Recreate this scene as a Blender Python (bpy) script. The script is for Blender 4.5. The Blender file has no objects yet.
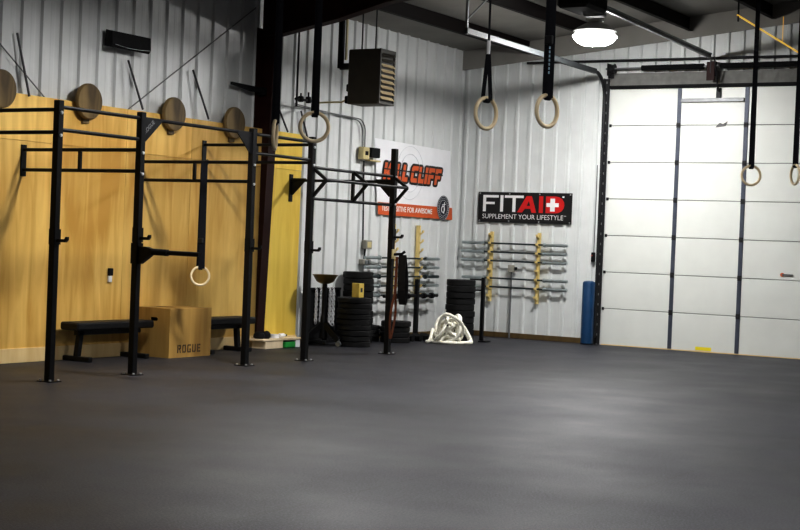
import bpy, math, random
from mathutils import Vector, Matrix
random.seed(7)
PI = math.pi
sc = bpy.context.scene
COL = sc.collection
WORLD = {}          # object name -> world origin of its children's space

# ------------------------------------------------------------------ materials
def new_mat(name):
    m = bpy.data.materials.new(name); m.use_nodes = True
    nt = m.node_tree; b = nt.nodes['Principled BSDF']
    return m, nt, b

def simple(name, col, rough=.5, metal=0., var=.12, scale=9., bump=0., spec=.5, bscale=60.):
    """principled with a soft noise variation of the base colour"""
    m, nt, b = new_mat(name)
    b.inputs['Roughness'].default_value = rough
    b.inputs['Metallic'].default_value = metal
    b.inputs['Specular IOR Level'].default_value = spec
    tc = nt.nodes.new('ShaderNodeTexCoord')
    n = nt.nodes.new('ShaderNodeTexNoise'); n.inputs['Scale'].default_value = scale; n.inputs['Detail'].default_value = 4
    nt.links.new(tc.outputs['Object'], n.inputs['Vector'])
    r = nt.nodes.new('ShaderNodeValToRGB')
    r.color_ramp.elements[0].position = .3; r.color_ramp.elements[1].position = .7
    r.color_ramp.elements[0].color = (*[c*(1-var) for c in col], 1)
    r.color_ramp.elements[1].color = (*[min(1, c*(1+var)) for c in col], 1)
    nt.links.new(n.outputs['Fac'], r.inputs['Fac']); nt.links.new(r.outputs['Color'], b.inputs['Base Color'])
    if bump:
        n2 = nt.nodes.new('ShaderNodeTexNoise'); n2.inputs['Scale'].default_value = bscale; n2.inputs['Detail'].default_value = 3
        nt.links.new(tc.outputs['Object'], n2.inputs['Vector'])
        bp = nt.nodes.new('ShaderNodeBump'); bp.inputs['Strength'].default_value = bump; bp.inputs['Distance'].default_value = .01
        nt.links.new(n2.outputs['Fac'], bp.inputs['Height']); nt.links.new(bp.outputs['Normal'], b.inputs['Normal'])
    return m

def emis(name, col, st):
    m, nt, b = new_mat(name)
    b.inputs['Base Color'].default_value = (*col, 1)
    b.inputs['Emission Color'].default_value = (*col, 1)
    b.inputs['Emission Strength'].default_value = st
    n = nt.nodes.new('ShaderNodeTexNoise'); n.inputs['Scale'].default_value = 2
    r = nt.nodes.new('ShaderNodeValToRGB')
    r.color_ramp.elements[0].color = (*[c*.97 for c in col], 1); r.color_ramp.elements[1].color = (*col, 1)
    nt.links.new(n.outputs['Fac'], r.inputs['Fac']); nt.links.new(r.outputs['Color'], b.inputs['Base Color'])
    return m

def slotted(name):
    """dark angle iron punched with a row of pale slots"""
    m = simple(name, (.020, .020, .022), .55); nt = m.node_tree; b = nt.nodes['Principled BSDF']
    src = b.inputs['Base Color'].links[0].from_socket
    tc = nt.nodes.new('ShaderNodeTexCoord'); sx = nt.nodes.new('ShaderNodeSeparateXYZ'); nt.links.new(tc.outputs['Object'], sx.inputs[0])
    pp = nt.nodes.new('ShaderNodeMath'); pp.operation = 'PINGPONG'; pp.inputs[1].default_value = .08; nt.links.new(sx.outputs['Z'], pp.inputs[0])
    lt = nt.nodes.new('ShaderNodeMath'); lt.operation = 'LESS_THAN'; lt.inputs[1].default_value = .018; nt.links.new(pp.outputs[0], lt.inputs[0])
    ax = nt.nodes.new('ShaderNodeMath'); ax.operation = 'ABSOLUTE'; nt.links.new(sx.outputs['X'], ax.inputs[0])
    l2 = nt.nodes.new('ShaderNodeMath'); l2.operation = 'LESS_THAN'; l2.inputs[1].default_value = .010; nt.links.new(ax.outputs[0], l2.inputs[0])
    mu = nt.nodes.new('ShaderNodeMath'); mu.operation = 'MULTIPLY'; nt.links.new(lt.outputs[0], mu.inputs[0]); nt.links.new(l2.outputs[0], mu.inputs[1])
    mx = nt.nodes.new('ShaderNodeMix'); mx.data_type = 'RGBA'; nt.links.new(mu.outputs[0], mx.inputs['Factor']); nt.links.new(src, mx.inputs[6]); mx.inputs[7].default_value = (.30, .30, .30, 1)
    nt.links.new(mx.outputs[2], b.inputs['Base Color'])
    return m

def lens_mat(name, col, st):
    """prismatic lens: throws most of its light downwards"""
    m = emis(name, col, st); nt = m.node_tree; b = nt.nodes['Principled BSDF']
    g = nt.nodes.new('ShaderNodeNewGeometry'); sx = nt.nodes.new('ShaderNodeSeparateXYZ'); nt.links.new(g.outputs['Normal'], sx.inputs[0])
    mr = nt.nodes.new('ShaderNodeMapRange'); mr.inputs['From Min'].default_value = 0; mr.inputs['From Max'].default_value = -1
    mr.inputs['To Min'].default_value = .10; mr.inputs['To Max'].default_value = 1
    nt.links.new(sx.outputs['Z'], mr.inputs['Value'])
    pw = nt.nodes.new('ShaderNodeMath'); pw.operation = 'POWER'; pw.inputs[1].default_value = 2.2
    ml = nt.nodes.new('ShaderNodeMath'); ml.operation = 'MULTIPLY'; ml.inputs[1].default_value = st
    nt.links.new(mr.outputs[0], pw.inputs[0]); nt.links.new(pw.outputs[0], ml.inputs[0]); nt.links.new(ml.outputs[0], b.inputs['Emission Strength'])
    return m

def plywood(name, c1, c2, sheet=True):
    m, nt, b = new_mat(name)
    b.inputs['Roughness'].default_value = .55; b.inputs['Specular IOR Level'].default_value = .3
    tc = nt.nodes.new('ShaderNodeTexCoord')
    mp = nt.nodes.new('ShaderNodeMapping'); mp.inputs['Scale'].default_value = (3, 3, .35)
    nt.links.new(tc.outputs['Object'], mp.inputs['Vector'])
    n = nt.nodes.new('ShaderNodeTexNoise'); n.inputs['Scale'].default_value = 2.2; n.inputs['Detail'].default_value = 7; n.inputs['Distortion'].default_value = .6
    nt.links.new(mp.outputs['Vector'], n.inputs['Vector'])
    n3 = nt.nodes.new('ShaderNodeTexNoise'); n3.inputs['Scale'].default_value = .6; n3.inputs['Detail'].default_value = 2
    nt.links.new(tc.outputs['Object'], n3.inputs['Vector'])
    ad = nt.nodes.new('ShaderNodeMath'); ad.operation = 'ADD'
    nt.links.new(n.outputs['Fac'], ad.inputs[0]); nt.links.new(n3.outputs['Fac'], ad.inputs[1])
    r = nt.nodes.new('ShaderNodeValToRGB')
    r.color_ramp.elements[0].position = .38; r.color_ramp.elements[1].position = .62
    r.color_ramp.elements[0].color = (*c1, 1); r.color_ramp.elements[1].color = (*c2, 1)
    hf = nt.nodes.new('ShaderNodeMath'); hf.operation = 'MULTIPLY'; hf.inputs[1].default_value = .5
    nt.links.new(ad.outputs[0], hf.inputs[0]); nt.links.new(hf.outputs[0], r.inputs['Fac'])
    last = r.outputs['Color']
    if sheet:      # every sheet of plywood a slightly different tint
        sx = nt.nodes.new('ShaderNodeSeparateXYZ'); nt.links.new(tc.outputs['Object'], sx.inputs[0])
        a = nt.nodes.new('ShaderNodeMath'); a.operation = 'MULTIPLY_ADD'; a.inputs[1].default_value = 1/1.22; a.inputs[2].default_value = 4.75/1.22
        nt.links.new(sx.outputs['Y'], a.inputs[0])
        fl = nt.nodes.new('ShaderNodeMath'); fl.operation = 'FLOOR'; nt.links.new(a.outputs[0], fl.inputs[0])
        gt = nt.nodes.new('ShaderNodeMath'); gt.operation = 'GREATER_THAN'; gt.inputs[1].default_value = 2.44
        nt.links.new(sx.outputs['Z'], gt.inputs[0])
        ma = nt.nodes.new('ShaderNodeMath'); ma.operation = 'MULTIPLY_ADD'; ma.inputs[1].default_value = 7.3
        nt.links.new(gt.outputs[0], ma.inputs[0]); nt.links.new(fl.outputs[0], ma.inputs[2])
        wn = nt.nodes.new('ShaderNodeTexWhiteNoise'); wn.noise_dimensions = '1D'; nt.links.new(ma.outputs[0], wn.inputs['W'])
        mr = nt.nodes.new('ShaderNodeMapRange'); mr.inputs['To Min'].default_value = .86; mr.inputs['To Max'].default_value = 1.1
        nt.links.new(wn.outputs['Value'], mr.inputs['Value'])
        hs = nt.nodes.new('ShaderNodeHueSaturation'); nt.links.new(last, hs.inputs['Color']); nt.links.new(mr.outputs[0], hs.inputs['Value'])
        last = hs.outputs['Color']
    nt.links.new(last, b.inputs['Base Color'])
    return m

def rubber_floor():
    m, nt, b = new_mat('rubber_floor_mat')
    b.inputs['Specular IOR Level'].default_value = .42
    tc = nt.nodes.new('ShaderNodeTexCoord')
    n1 = nt.nodes.new('ShaderNodeTexNoise'); n1.inputs['Scale'].default_value = 70; n1.inputs['Detail'].default_value = 4
    n2 = nt.nodes.new('ShaderNodeTexNoise'); n2.inputs['Scale'].default_value = .9; n2.inputs['Detail'].default_value = 6
    for n in (n1, n2): nt.links.new(tc.outputs['Object'], n.inputs['Vector'])
    r1 = nt.nodes.new('ShaderNodeValToRGB')
    r1.color_ramp.elements[0].position = .42; r1.color_ramp.elements[1].position = .74
    r1.color_ramp.elements[0].color = (.017, .017, .021, 1); r1.color_ramp.elements[1].color = (.062, .063, .075, 1)
    nt.links.new(n1.outputs['Fac'], r1.inputs['Fac'])
    mr = nt.nodes.new('ShaderNodeMapRange'); mr.inputs['From Min'].default_value = .3; mr.inputs['From Max'].default_value = .7
    mr.inputs['To Min'].default_value = .78; mr.inputs['To Max'].default_value = 1.28
    nt.links.new(n2.outputs['Fac'], mr.inputs['Value'])
    hs = nt.nodes.new('ShaderNodeHueSaturation'); nt.links.new(r1.outputs['Color'], hs.inputs['Color']); nt.links.new(mr.outputs[0], hs.inputs['Value'])
    # thin seams between the rolls of rubber
    sx = nt.nodes.new('ShaderNodeSeparateXYZ'); nt.links.new(tc.outputs['Object'], sx.inputs[0])
    md = nt.nodes.new('ShaderNodeMath'); md.operation = 'PINGPONG'; md.inputs[1].default_value = .61
    nt.links.new(sx.outputs['X'], md.inputs[0])
    lt = nt.nodes.new('ShaderNodeMath'); lt.operation = 'LESS_THAN'; lt.inputs[1].default_value = .004
    nt.links.new(md.outputs[0], lt.inputs[0])
    mx = nt.nodes.new('ShaderNodeMix'); mx.data_type = 'RGBA'
    nt.links.new(lt.outputs[0], mx.inputs['Factor']); nt.links.new(hs.outputs['Color'], mx.inputs[6]); mx.inputs[7].default_value = (.02, .02, .02, 1)
    nt.links.new(mx.outputs[2], b.inputs['Base Color'])
    mr2 = nt.nodes.new('ShaderNodeMapRange'); mr2.inputs['From Min'].default_value = .3; mr2.inputs['From Max'].default_value = .7
    mr2.inputs['To Min'].default_value = .46; mr2.inputs['To Max'].default_value = .62
    nt.links.new(n2.outputs['Fac'], mr2.inputs['Value']); nt.links.new(mr2.outputs[0], b.inputs['Roughness'])
    bp = nt.nodes.new('ShaderNodeBump'); bp.inputs['Strength'].default_value = .35; bp.inputs['Distance'].default_value = .01
    nt.links.new(n1.outputs['Fac'], bp.inputs['Height']); nt.links.new(bp.outputs['Normal'], b.inputs['Normal'])
    return m

M = dict(
    floor=rubber_floor(),
    ply=plywood('plywood_mat', (.58, .335, .075), (.86, .60, .20)),
    ply_yellow=plywood('yellow_plywood_mat', (.70, .48, .075), (.88, .66, .14)),
    base_wood=plywood('base_board_mat', (.72, .52, .24), (.86, .68, .38), False),
    box_wood=plywood('box_plywood_mat', (.31, .18, .048), (.50, .32, .10), False),
    sill_wood=plywood('sill_wood_mat', (.07, .045, .018), (.15, .10, .04), False),
    pale_wood=plywood('pale_wood_mat', (.62, .50, .33), (.80, .68, .50), False),
    ring_wood=plywood('ring_wood_mat', (.74, .60, .38), (.88, .76, .54), False),
    target_wood=plywood('target_wood_mat', (.055, .036, .016), (.26, .18, .075), False),
    yellow_wood=plywood('yellow_wood_mat', (.62, .47, .18), (.86, .72, .36), False),
    sheet=simple('white_sheet_metal', (.66, .672, .668), .40, 0, .05, 3),
    liner=simple('back_liner_metal', (.66, .678, .672), .40, 0, .05, 3),
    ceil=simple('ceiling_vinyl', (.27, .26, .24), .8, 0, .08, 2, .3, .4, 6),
    plain=simple('plain_wall', (.34, .34, .34), .8),
    red=simple('oxide_red_steel', (.024, .006, .005), .6, 0, .25, 4, spec=.2),
    purlin=simple('purlin_dark_red', (.005, .0028, .0025), .7, 0, .2, 4, spec=.15),
    black=simple('black_powder_coat', (.006, .006, .007), .42, 0, .2, 30, spec=.22),
    blackmat=simple('matte_black', (.007, .007, .008), .75, 0, .2, 20, spec=.2),
    strap=simple('black_webbing', (.007, .007, .011), .8, 0, .2, 60, spec=.2),
    rubber=simple('black_rubber', (.008, .008, .0085), .6, 0, .25, 40, .2, .3),
    pad=simple('black_vinyl_pad', (.008, .008, .009), .5, 0, .2, 15, spec=.3),
    steel=simple('steel_sleeve', (.42, .47, .48), .35, .75, .1, 20),
    steel_dark=simple('dark_bar_steel', (.035, .050, .055), .4, .5, .15, 20),
    galv=simple('galvanised_steel', (.30, .32, .33), .4, .7, .12, 12),
    track=simple('track_steel', (.05, .055, .058), .6, .2, .12, 12),
    galv_dull=simple('dull_galvanised_steel', (.20, .205, .21), .5, .5, .15, 12),
    dark_metal=simple('dark_grey_metal', (.020, .020, .022), .55, .2, .2, 18, spec=.3),
    strut=simple('strut_grey', (.05, .05, .055), .5),
    slotted=slotted('slotted_angle'),
    bolt=simple('zinc_bolt', (.75, .76, .78), .3, .6, .05, 30),
    door=simple('door_panel_white', (.70, .715, .685), .45, 0, .03, 2.5, .12, .4, 3),
    stile=simple('door_stile_grey', (.07, .08, .11), .5, .2, .15, 8),
    joint=simple('door_joint_grey', (.15, .15, .15), .6),
    header=simple('header_fabric', (.20, .20, .19), .8, 0, .15, 7, .6, .3, 5),
    heater=simple('heater_brown', (.040, .035, .026), .55, 0, .15, 6, spec=.3),
    louver=simple('louver_tan', (.45, .36, .21), .45, 0, .12, 12),
    blue=simple('blue_plastic', (.006, .050, .130), .4, 0, .12, 8),
    white=simple('white_vinyl', (.80, .80, .82), .5, 0, .03, 4),
    banner_black=simple('black_vinyl_banner', (.008, .008, .009), .5, 0, .2, 6),
    cloth_red=simple('print_red', (.55, .012, .012), .5, 0, .05, 6),
    print_white=simple('print_white', (.80, .80, .80), .5, 0, .03, 6),
    orange=simple('print_orange', (.58, .115, .030), .5, 0, .06, 6),
    navy=simple('print_navy', (.008, .011, .026), .5, 0, .1, 6),
    faint=simple('print_faint_grey', (.60, .61, .64), .5, 0, .03, 6),
    stencil=simple('stencil_ink', (.060, .030, .010), .6, 0, .3, 40),
    rope=simple('white_rope', (.88, .86, .76), .75, 0, .12, 40, .5, .4, 120),
    painted_glow=emis('yellow_track_painted_light', (.95, .58, .10), .55),  # emission stands in for lamplight caught by the door track and its hanger
    tan_box=simple('tan_box', (.55, .47, .25), .5, 0, .1, 10),
    grey_box=simple('grey_box', (.30, .29, .25), .5, 0, .1, 10),
    chain=simple('chain_zinc', (.80, .80, .82), .4, .3, .1, 30),
    carton=simple('carton_yellow', (.66, .50, .12), .6, 0, .1, 10),
    bowl=simple('bowl_tan', (.16, .115, .04), .35, .5, .3, 8),
    green=simple('green_plastic', (.012, .30, .05), .4, 0, .1, 8),
    yellow=simple('yellow_sticker', (.85, .72, .03), .5, 0, .05, 8),
    red_band=simple('rust_red_band', (.15, .045, .018), .6, 0, .25, 10),
    pale_blue=simple('pale_blue_print', (.30, .45, .55), .5),
    lens=lens_mat('lamp_lens', (1., .99, .975), 330.),
    reflector=simple('lamp_reflector', (.62, .63, .62), .4, .3, .05, 6),
)

# ------------------------------------------------------------------ mesh building
class MB:
    """collects shapes in world coordinates, then links them as ONE mesh object"""
    def __init__(s): s.v = []; s.f = []
    def add(s, vs, fs):
        o = len(s.v); s.v += [tuple(v) for v in vs]; s.f += [tuple(o+i for i in f) for f in fs]; return s
    def box(s, x0, x1, y0, y1, z0, z1):
        vs = [(x, y, z) for z in (z0, z1) for y in (y0, y1) for x in (x0, x1)]
        return s.add(vs, [(0,2,3,1), (4,5,7,6), (0,1,5,4), (2,6,7,3), (0,4,6,2), (1,3,7,5)])
    def cbox(s, x0, x1, y0, y1, z0, z1, c=.01):
        """box with chamfered edges"""
        P = {}; vs = []; fs = []
        lo = (x0, y0, z0); hi = (x1, y1, z1)
        for i in range(8):
            sg = [(i >> k) & 1 for k in range(3)]
            for a in range(3):
                p = []
                for k in range(3):
                    e = hi[k] if sg[k] else lo[k]
                    if k != a: e += -c if sg[k] else c
                    p.append(e)
                P[(i, a)] = len(vs); vs.append(p)
        for a in range(3):
            b, c2 = (a+1) % 3, (a+2) % 3
            for side in (0, 1):
                q = []
                for (u, w) in ((0,0), (1,0), (1,1), (0,1)):
                    i = (side << a) | (u << b) | (w << c2); q.append(P[(i, a)])
                fs.append(q if side else q[::-1])
        for a in range(3):
            b, c2 = (a+1) % 3, (a+2) % 3
            for u in (0, 1):
                for w in (0, 1):
                    i0 = (u << b) | (w << c2); i1 = i0 | (1 << a)
                    q = [P[(i0, b)], P[(i1, b)], P[(i1, c2)], P[(i0, c2)]]
                    fs.append(q if (u == w) else q[::-1])
        for i in range(8):
            par = bin(i).count('1') % 2
            q = [P[(i, 0)], P[(i, 1)], P[(i, 2)]]
            fs.append(q if par else q[::-1])
        return s.add(vs, fs)
    def beam(s, a, b, w, h=None, up=(0, 0, 1)):
        """rectangular bar from a to b"""
        a = Vector(a); b = Vector(b); h = h or w; d = (b-a).normalized(); up = Vector(up)
        if abs(d.dot(up)) > .98: up = Vector((1, 0, 0))
        r = d.cross(up).normalized(); u = r.cross(d)
        vs = [p + r*(w/2*i) + u*(h/2*j) for p in (a, b) for i, j in ((-1,-1), (1,-1), (1,1), (-1,1))]
        return s.add(vs, [(3,2,1,0), (4,5,6,7), (0,1,5,4), (1,2,6,5), (2,3,7,6), (3,0,4,7)])
    def tube(s, pts, r, n=10, closed=False, flat=1.):
        pts = [Vector(p) for p in pts]; N = len(pts); vs = []; fs = []
        ref = None
        for i, p in enumerate(pts):
            if closed: d = pts[(i+1) % N] - pts[i-1]
            else: d = pts[min(i+1, N-1)] - pts[max(i-1, 0)]
            d.normalize()
            if ref is None:
                ref = Vector((0, 0, 1)) if abs(d.z) < .9 else Vector((1, 0, 0))
                ref = (ref - d*ref.dot(d)).normalized()
            else:
                ref = ref - d*ref.dot(d)
                ref = ref.normalized() if ref.length > 1e-6 else d.orthogonal().normalized()
            w = d.cross(ref); rr = r[i] if isinstance(r, (list, tuple)) else r
            for k in range(n):
                t = 2*PI*k/n; vs.append(p + ref*(rr*math.cos(t)) + w*(rr*flat*math.sin(t)))
        for i in range(N if closed else N-1):
            for k in range(n):
                a, b = i*n+k, i*n+(k+1) % n; c, d2 = ((i+1) % N)*n+(k+1) % n, ((i+1) % N)*n+k
                fs.append((a, b, c, d2))
        if not closed: fs += [tuple(range(n))[::-1], tuple((N-1)*n+k for k in range(n))]
        return s.add(vs, fs)
    def cyl(s, a, b, r, n=16): return s.tube([a, b], r, n)
    def lathe(s, c, prof, n=32, axis='Z', closed=False):
        """prof: list of (radius, height along the axis)"""
        vs = []; fs = []; m = len(prof)
        for k in range(n):
            t = 2*PI*k/n; ca, sa = math.cos(t), math.sin(t)
            for r, h in prof:
                p = (r*ca, r*sa, h) if axis == 'Z' else ((h, r*ca, r*sa) if axis == 'X' else (r*sa, h, r*ca))
                vs.append((c[0]+p[0], c[1]+p[1], c[2]+p[2]))
        for k in range(n):
            for j in range(m if closed else m-1):
                j2 = (j+1) % m
                fs.append((k*m+j, ((k+1) % n)*m+j, ((k+1) % n)*m+j2, k*m+j2))
        if not closed:
            if prof[0][0] > 1e-6: fs.append(tuple(k*m for k in range(n))[::-1])
            if prof[-1][0] > 1e-6: fs.append(tuple(k*m+m-1 for k in range(n)))
        return s.add(vs, fs)
    def prism(s, poly, o, u, v, t):
        """polygon (2-D points) on the plane o + a*u + b*v, thickened by the vector t"""
        o = Vector(o); u = Vector(u); v = Vector(v); t = Vector(t); n = len(poly)
        a = [o + u*p[0] + v*p[1] for p in poly]
        return s.add(a + [p+t for p in a], [tuple(range(n))[::-1], tuple(range(n, 2*n))] + [(i, (i+1) % n, n+(i+1) % n, n+i) for i in range(n)])
    def torus(s, c, R, r, nrm, n=40, k=10, flat=1.):
        nrm = Vector(nrm).normalized(); a = nrm.orthogonal().normalized(); b = nrm.cross(a); c = Vector(c)
        return s.tube([c + a*(R*math.cos(2*PI*i/n)) + b*(R*math.sin(2*PI*i/n)) for i in range(n)], r, k, True)
    def quad(s, a, b, c, d): return s.add([a, b, c, d], [(0, 1, 2, 3)])
    def build(s, name, mat, parent=None, smooth=False):
        import bmesh
        o0 = Vector(WORLD.get(parent.name, (0, 0, 0))) if parent else Vector((0, 0, 0))
        me = bpy.data.meshes.new(name)
        if parent is None and not getattr(s, 'keep', False):
            pass
        me.from_pydata([tuple(Vector(v)-o0) for v in s.v], [], s.f)
        bm = bmesh.new(); bm.from_mesh(me); bmesh.ops.recalc_face_normals(bm, faces=bm.faces)
        if smooth:
            for f in bm.faces: f.smooth = True
            for e in bm.edges:
                if len(e.link_faces) == 2 and e.calc_face_angle(0) > .7: e.smooth = False
        bm.to_mesh(me); bm.free()
        me.materials.append(mat)
        o = bpy.data.objects.new(name, me); COL.objects.link(o)
        if parent: o.parent = parent; WORLD[o.name] = tuple(o0)
        else: WORLD[o.name] = (0, 0, 0)
        return o

def tag(o, label, cat, group=None):
    o['label'] = label; o['category'] = cat
    if group: o['group'] = group
    return o
def thing(name, label, cat, loc, group=None):
    e = bpy.data.objects.new(name, None); COL.objects.link(e); e.location = loc; e.empty_display_size = .1
    WORLD[e.name] = tuple(loc)
    return tag(e, label, cat, group)
def struct(o, label=None):
    o['kind'] = 'structure'
    if label: o['label'] = label
    return o
def single(mb, name, mat, label, cat, group=None, smooth=False):
    """a thing that is one mesh, with its origin at its base centre"""
    xs, ys, zs = zip(*mb.v)
    c = Vector(((min(xs)+max(xs))/2, (min(ys)+max(ys))/2, min(zs)))
    o = mb.build(name, mat, None, smooth)
    o.data.transform(Matrix.Translation(-c)); o.location = c; WORLD[o.name] = tuple(c)
    return tag(o, label, cat, group)
def copy_tree(o, parent=None):
    c = o.copy(); COL.objects.link(c)
    if parent is not None: c.parent = parent
    for ch in list(o.children): copy_tree(ch, c)
    return c
def copy_thing(o, loc, label=None, group=None, rz=None):
    c = copy_tree(o); c.location = loc
    if label: c['label'] = label
    if group: c['group'] = group
    if rz is not None: c.rotation_euler.z = rz
    return c

def text_into(mb, body, o, u, v, t, width=None, height=None, bold=0., space=1.):
    """writes body with the built-in font into mb: o = lower left corner, u right, v up (unit vectors), t = depth vector"""
    cu = bpy.data.curves.new('txt', 'FONT'); cu.body = body; cu.size = 1.; cu.offset = bold; cu.space_character = space; cu.resolution_u = 3
    ob = bpy.data.objects.new('txt', cu); COL.objects.link(ob)
    dg = bpy.context.evaluated_depsgraph_get()
    me = bpy.data.meshes.new_from_object(ob.evaluated_get(dg))
    xs = [p.co.x for p in me.vertices]; ys = [p.co.y for p in me.vertices]
    sx = width/(max(xs)-min(xs)); sy = height/(max(ys)-min(ys)) if height else sx
    o = Vector(o); u = Vector(u); v = Vector(v); t = Vector(t); x0 = min(xs); y0 = min(ys)
    mb.add([o + u*((p.co.x-x0)*sx) + v*((p.co.y-y0)*sy) + t for p in me.vertices], [tuple(p.vertices) for p in me.polygons])
    bpy.data.objects.remove(ob); bpy.data.curves.remove(cu); bpy.data.meshes.remove(me)
    return mb

# ------------------------------------------------------------------ camera
f_px = 1491.9; yaw, pitch, roll = -.5409, -.0141, .0397
fw = Vector((math.sin(yaw)*math.cos(pitch), math.cos(yaw)*math.cos(pitch), math.sin(pitch)))
rt = Vector((math.cos(yaw), -math.sin(yaw), 0)); up = rt.cross(fw)
r2 = math.cos(roll)*rt + math.sin(roll)*up; u2 = -math.sin(roll)*rt + math.cos(roll)*up
CAM = Vector((12.0179, -21.9776, 1.4729))
cam = bpy.data.cameras.new('camera'); cam.sensor_width = 36; cam.lens = f_px*36/800; cam.clip_end = 200
co = bpy.data.objects.new('camera', cam); COL.objects.link(co)
co.matrix_world = Matrix(((r2.x, u2.x, -fw.x, CAM.x), (r2.y, u2.y, -fw.y, CAM.y), (r2.z, u2.z, -fw.z, CAM.z), (0, 0, 0, 1)))
sc.camera = co

# ------------------------------------------------------------------ the room
XW, XE, YS = -.10, 17., -27.          # liner planes; the back wall is near y = 0
def roof(x): return 4.75 + .1*(x+.1)
def ribs(a0, a1, pitch=.305):
    """cross-section of a ribbed liner panel: (position, height)"""
    out = [(a0, 0)]; k = math.ceil(a0/pitch)
    while k*pitch < a1:
        c = k*pitch
        for d, h in ((-.040, 0), (-.022, .030), (.022, .030), (.040, 0), (.12, 0), (.135, .0015), (.18, .0015), (.195, 0)):
            if out[-1][0] < c+d < a1: out.append((c+d, h))
        k += 1
    out.append((a1, 0)); return out
struct(MB().box(XW-.2, XE+.2, YS-.2, .25, -.12, 0).build('floor', M['floor']), 'black speckled rubber floor')
mb = MB(); pr = ribs(YS, .03)
for (a, h), (b, g) in zip(pr, pr[1:]): mb.quad((XW+h, a, 0), (XW+g, b, 0), (XW+g, b, 4.80), (XW+h, a, 4.80))
mb.box(XW-.2, XW-.02, YS, .2, 0, 4.9)
struct(mb.build('wall_left', M['sheet']), 'white ribbed metal wall behind the plywood')
DX0, DX1, DZ = 2.585, 5.965, 4.057
mb = MB(); YB = .03
def back_piece(x0, x1, z0, z1):
    p = ribs(x0, x1, .235)
    for (a, h), (b, g) in zip(p, p[1:]):
        mb.quad((a, YB-h, z0), (b, YB-g, z0), (b, YB-g, z1(b)), (a, YB-h, z1(a)))
gab = lambda x: roof(x) - .02
back_piece(XW, DX0, 0, gab); back_piece(DX1, XE, 0, gab); back_piece(DX0, DX1, DZ, gab)
mb.box(XW, DX0, .05, .2, 0, 4.7); mb.box(DX1, XE, .05, .2, 0, 6.4); mb.box(DX0, DX1, .08, .2, DZ, 5.2)
struct(mb.build('wall_back', M['liner']), 'white ribbed metal wall with the overhead door')
struct(MB().box(XE, XE+.2, YS, .2, 0, roof(XE)).build('wall_right', M['plain']))
struct(MB().box(XW-.2, XE+.2, YS-.2, YS, 0, roof(XE)).build('wall_front', M['plain']))
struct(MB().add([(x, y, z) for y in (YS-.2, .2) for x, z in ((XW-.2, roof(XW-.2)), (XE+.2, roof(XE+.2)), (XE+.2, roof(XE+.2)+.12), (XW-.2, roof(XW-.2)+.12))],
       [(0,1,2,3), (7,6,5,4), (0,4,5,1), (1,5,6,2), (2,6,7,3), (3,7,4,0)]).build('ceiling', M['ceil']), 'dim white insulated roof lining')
# insulation strip that closes the gap between liner and roof on the back wall
gl = lambda x: 4.43 + .1*x
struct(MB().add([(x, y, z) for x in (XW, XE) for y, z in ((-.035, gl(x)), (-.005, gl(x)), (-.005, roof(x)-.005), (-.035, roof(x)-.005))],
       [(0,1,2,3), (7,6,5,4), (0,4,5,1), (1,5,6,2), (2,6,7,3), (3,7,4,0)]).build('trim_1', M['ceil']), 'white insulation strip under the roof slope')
# plywood facing, sheet by sheet (joints are 4 mm gaps)
def ply_bank(name, y0, y1, mat, label):
    mb = MB(); ed = [y0]; k = math.ceil((y0+4.75)/1.22)
    while -4.75 + k*1.22 < y1 - .05:
        if -4.75 + k*1.22 > y0 + .05: ed.append(-4.75 + k*1.22)
        k += 1
    ed.append(y1)
    for a, b in zip(ed, ed[1:]):
        mb.cbox(-.022, 0, a+.002, b-.002, .0, 2.438, .002); mb.cbox(-.022, 0, a+.002, b-.002, 2.442, 2.95, .002)
    mb.box(-.066, -.024, y0+.14, y1-.14, .02, 2.94)
    return struct(mb.build(name, mat), label)
ply_bank('trim_2', -22., -5.708, M['ply'], 'plywood facing of the wall behind the rig')
ply_bank('trim_3', -5.692, -4.75, M['ply_yellow'], 'yellow plywood facing beyond the red column')
struct(MB().cbox(.0, .022, -22., -5.708, 0, .16, .003).build('baseboard_left', M['base_wood']), 'pale board along the foot of the plywood')
struct(MB().cbox(.0, .022, -5.692, -4.75, 0, .14, .003).build('trim_4', M['base_wood']))
struct(MB().cbox(-.03, DX0-.15, -.03, .0, 0, .085, .004).build('baseboard_back', M['sill_wood']), 'brown wooden sill along the foot of the back wall')
struct(MB().cbox(-.072, -.03, -4.70, -.04, 0, .07, .004).build('trim_5', M['sill_wood']))

# steel frames, purlins
def frame(y):
    out = []
    bot = lambda z: .075 + .125*z/4.2
    mb = MB()
    mb.add([(x, y+s, z) for s in (-.006, .006) for x, z in ((XW+.012, 0), (bot(0), 0), (bot(4.2), 4.2), (XW+.012, 4.2))], [(0,1,2,3), (7,6,5,4), (0,4,5,1), (1,5,6,2), (2,6,7,3), (3,7,4,0)])
    mb.beam((bot(0), y, 0.005), (bot(4.2)+.003, y, 4.25), .165, .014, (1, 0, 0))
    mb.box(XW+.03, XW+.042, y-.12, y+.12, 0, 4.3)
    out.append(struct(mb.build('steel_column', M['red']), 'dark red tapered steel column'))
    mb = MB(); px = [(-.06, 4.2), (.20, 4.2), (1.17, 4.37), (1.94, 4.56), (3.2, roof(3.2)-.36), (16.9, roof(16.9)-.36)]
    for (a, b), (c, d) in zip(px, px[1:]):
        ta, tc = roof(a)-.01, roof(c)-.01
        mb.add([(x, y+s, z) for s in (-.006, .006) for x, z in ((a, b), (c, d), (c, tc), (a, ta))], [(0,1,2,3), (7,6,5,4), (0,4,5,1), (1,5,6,2), (2,6,7,3), (3,7,4,0)])
        mb.beam((a, y, b), (c, y, d), .165, .014)
    out.append(struct(mb.build('steel_rafter', M['red']), 'dark red tapered steel rafter'))
FY, FY2 = -5.70, -12.75
for y in (FY, FY2, -19.9): frame(y)
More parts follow.
